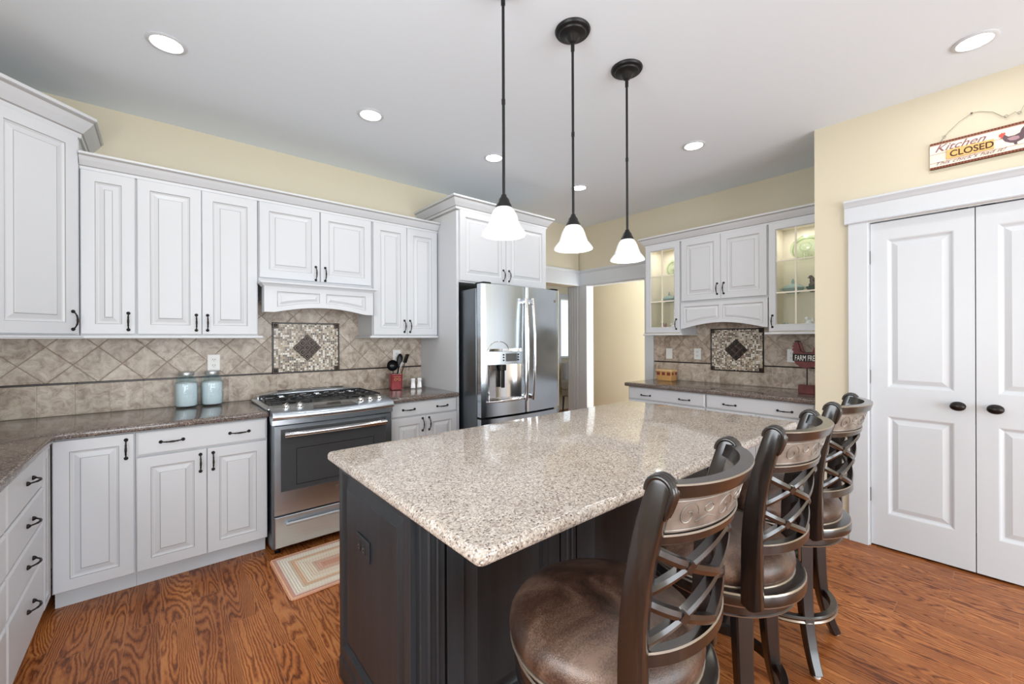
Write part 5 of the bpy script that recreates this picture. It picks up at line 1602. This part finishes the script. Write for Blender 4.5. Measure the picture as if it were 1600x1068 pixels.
tureen(1.165, gz(1.735), 'grey green lidded tureen on the lower shelf of the right glass cabinet', .95)
t = thing('hen_dish', 'dark hen on nest covered dish in the right glass cabinet', 'dish', (SX - .05, .990, gz(1.735)), R(-90))
bm = B(); lathe(bm, [(0, 0), (.035, 0), (.040, .005), (.058, .03), (.064, .050), (.0, .050)], 28); bmesh.ops.scale(bm, verts=bm.verts, vec=(1.15, .8, 1)); obj('nest', fix(bm), M['dgreen'], t, smooth=50)
def blob(bm, c, r, sc=(1, 1, 1)): bmesh.ops.create_icosphere(bm, subdivisions=3, radius=r, matrix=Matrix.Translation(c) @ Matrix.Diagonal((*sc, 1)))
bm = B(); blob(bm, (0, 0, .062), .045, (1.25, .8, .75)); blob(bm, (-.030, 0, .100), .022, (.85, .8, 1.5)); blob(bm, (-.040, 0, .128), .016); blob(bm, (.052, 0, .098), .022, (.8, .5, 1.6)); tube(bm, [(-.052, 0, .126), (-.066, 0, .122)], [.006, .001], 8)
obj('hen', bm, M['darkhen'], t, smooth=60)
def figurine(y, z, label, kind=0, s=1.0):
    t = thing('figurine', label, 'figurine', (SX - .05 - .03 * kind, y, z), R(-90 + 20 * kind))
    bm = B(); lathe(bm, [(0, 0), (.020 * s, 0), (.021 * s, .006 * s), (.014 * s, .010 * s), (0, .011 * s)], 20); obj('stand', fix(bm), M['darkhen'], t, smooth=50)
    bm = B(); blob(bm, (0, 0, .038 * s), .022 * s, (1, .8, 1.25)); blob(bm, (-.012 * s, 0, .072 * s), .012 * s); blob(bm, (.018 * s, 0, .058 * s), .012 * s, (.7, .5, 1.6)); tube(bm, [(-.022 * s, 0, .071 * s), (-.032 * s, 0, .069 * s)], [.004 * s, .001], 8)
    obj('bird', bm, [M['rooster_pale'], M['ceramic'], M['tealglaze']][kind], t, smooth=60)
figurine(2.345, 1.434, 'little pale pink bird figurine at the bottom left of the left glass cabinet', 0, 1.25)
figurine(2.225, 1.434, 'little white bird figurine at the bottom right of the left glass cabinet', 1, 1.1)
figurine(1.195, 1.434, 'little teal bird figurine at the bottom left of the right glass cabinet', 2, .8)
figurine(1.035, 1.434, 'little white bird figurine at the bottom right of the right glass cabinet', 1, 1.3)
figurine(2.165, gz(1.735), 'little pink bird figurine beside the left tureen', 0, 1.0)

# ------------------------------------------------------------------ kitchen sign on the pantry wall
t = thing('wall_sign', 'cream kitchen closed sign with a rooster, hung by wire on the pantry wall', 'sign', (XP - .002, .287, 2.379), R(-90))
SW, SH = .50, .157
bd_ = obj('board', bx(0, SW, -.014, 0, 0, SH), M['signface'], t)
bm = B(); box(bm, 0, SW, -.017, -.0002, 0, .013, bev=.002, seg=1); box(bm, 0, SW, -.017, -.0002, SH - .013, SH, bev=.002, seg=1); obj('rim', bm, M['signrim'], t)
for z in (.0065, SH - .0065):
    bm = B(); x = .006
    while x < SW - .01:
        box(bm, x, x + .006, -.0178, -.0171, z - .0045, z + .0045); x += .0125
    obj('rim_marks', bm, M['signdot'], t)
obj('plaque', bx(.070, .254, -.021, -.0145, .044, .098, bev=.001, seg=1), M['plaque'], t)
text('lettering', 'CLOSED', t, (.083, -.0213, .053), (R(90), 0, 0), .050, M['ink'], .0006, 0, 'LEFT', .92, .0008)
text('lettering', 'Kitchen', t, (.018, -.0143, .100), (R(90), 0, 0), .056, M['inkred'], .0005, .45, 'LEFT', 1.15, .0004)
text('lettering', "This chick's had it!", t, (.018, -.0143, .021), (R(90), 0, 0), .026, M['inkgrey'], .0005, .45, 'LEFT', 1.42, .0002)
# painted rooster
rb = [(.292, .083), (.300, .068), (.318, .056), (.330, .052), (.334, .040), (.344, .040), (.342, .052), (.362, .060), (.374, .076), (.384, .096), (.396, .112), (.410, .124), (.404, .136), (.388, .140), (.370, .134), (.358, .118), (.352, .100), (.335, .092), (.312, .092), (.302, .102), (.296, .112), (.286, .110), (.288, .098)]
ro = obj('rooster', plate([(x - .006, z) for x, z in rb], -.0152, -.0142), M['rooster_grey'], t)
obj('breast', plate([(.300, .082), (.312, .068), (.330, .064), (.345, .070), (.342, .084), (.322, .088)], -.0157, -.0153), M['rooster_pale'], ro)
obj('comb', plate([(.271, .100), (.279, .098), (.277, .088), (.284, .090), (.290, .104), (.296, .112), (.292, .120), (.286, .116), (.283, .122), (.277, .115), (.272, .114)], -.0158, -.0153), M['redcomb'], ro)
bm = B()
def w_at(y, z): return (.287 - y, -.010, z - 2.379)
tube(bm, [(.040, -.006, SH - .005), (.055, -.008, SH + .02), (.075, -.010, SH + .045), (.12, -.010, SH + .090), (.165, -.008, SH + .118), (.178, -.006, SH + .122), (.20, -.006, SH + .120), (.25, -.008, SH + .095), (.285, -.010, SH + .055), (.30, -.012, SH + .045), (.33, -.010, SH + .062), (.345, -.010, SH + .045), (.36, -.010, SH + .085), (.40, -.008, SH + .06), (.44, -.006, SH - .005)], .0014, 6)
for c_ in ((.060, SH + .025), (.298, SH + .050), (.345, SH + .05)):
    tube(bm, [(c_[0] + .007 * math.cos(a * PI / 5 * 1.0), -.010 - .001 * a * .3, c_[1] + .007 * math.sin(a * PI / 5)) for a in range(18)], .001, 5)
obj('hanging_wire', bm, M['wire'], t)
bm = B(); lathe(bm, [(0, .012), (.005, .012), (.005, .009), (.0015, .008), (.0015, -.002)], 10); bmesh.ops.rotate(bm, verts=bm.verts, matrix=Matrix.Rotation(R(90), 3, 'X'))
obj('nail', bm, M['bronze'], t, (.170, 0, SH + .121))

# ------------------------------------------------------------------ armchair glimpsed in the hall
t = thing('armchair', 'grey upholstered chair glimpsed under the hall window beyond the doorway', 'chair', (5.95, 5.02, 0))
bm = B(); box(bm, -.30, .30, -.28, .26, .30, .46, bev=.04, seg=3); obj('seat', bm, M['greyfab'], t, smooth=60)
bm = B(); box(bm, -.30, .30, .16, .30, .44, .92, bev=.05, seg=3); obj('backrest', bm, M['greyfab'], t, smooth=60)
for s_ in (-1, 1):
    bm = B(); box(bm, s_ * .30 - .05, s_ * .30 + .05, -.26, .22, .44, .62, bev=.035, seg=3); obj('armrest', bm, M['greyfab'], t, smooth=60)
    for y_ in (-.22, .24):
        bm = B(); tube(bm, [(s_ * .25, y_, .31), (s_ * .27, y_ * 1.03, 0)], [.02, .013], 10); obj('leg', bm, M['espresso'], t, smooth=60)
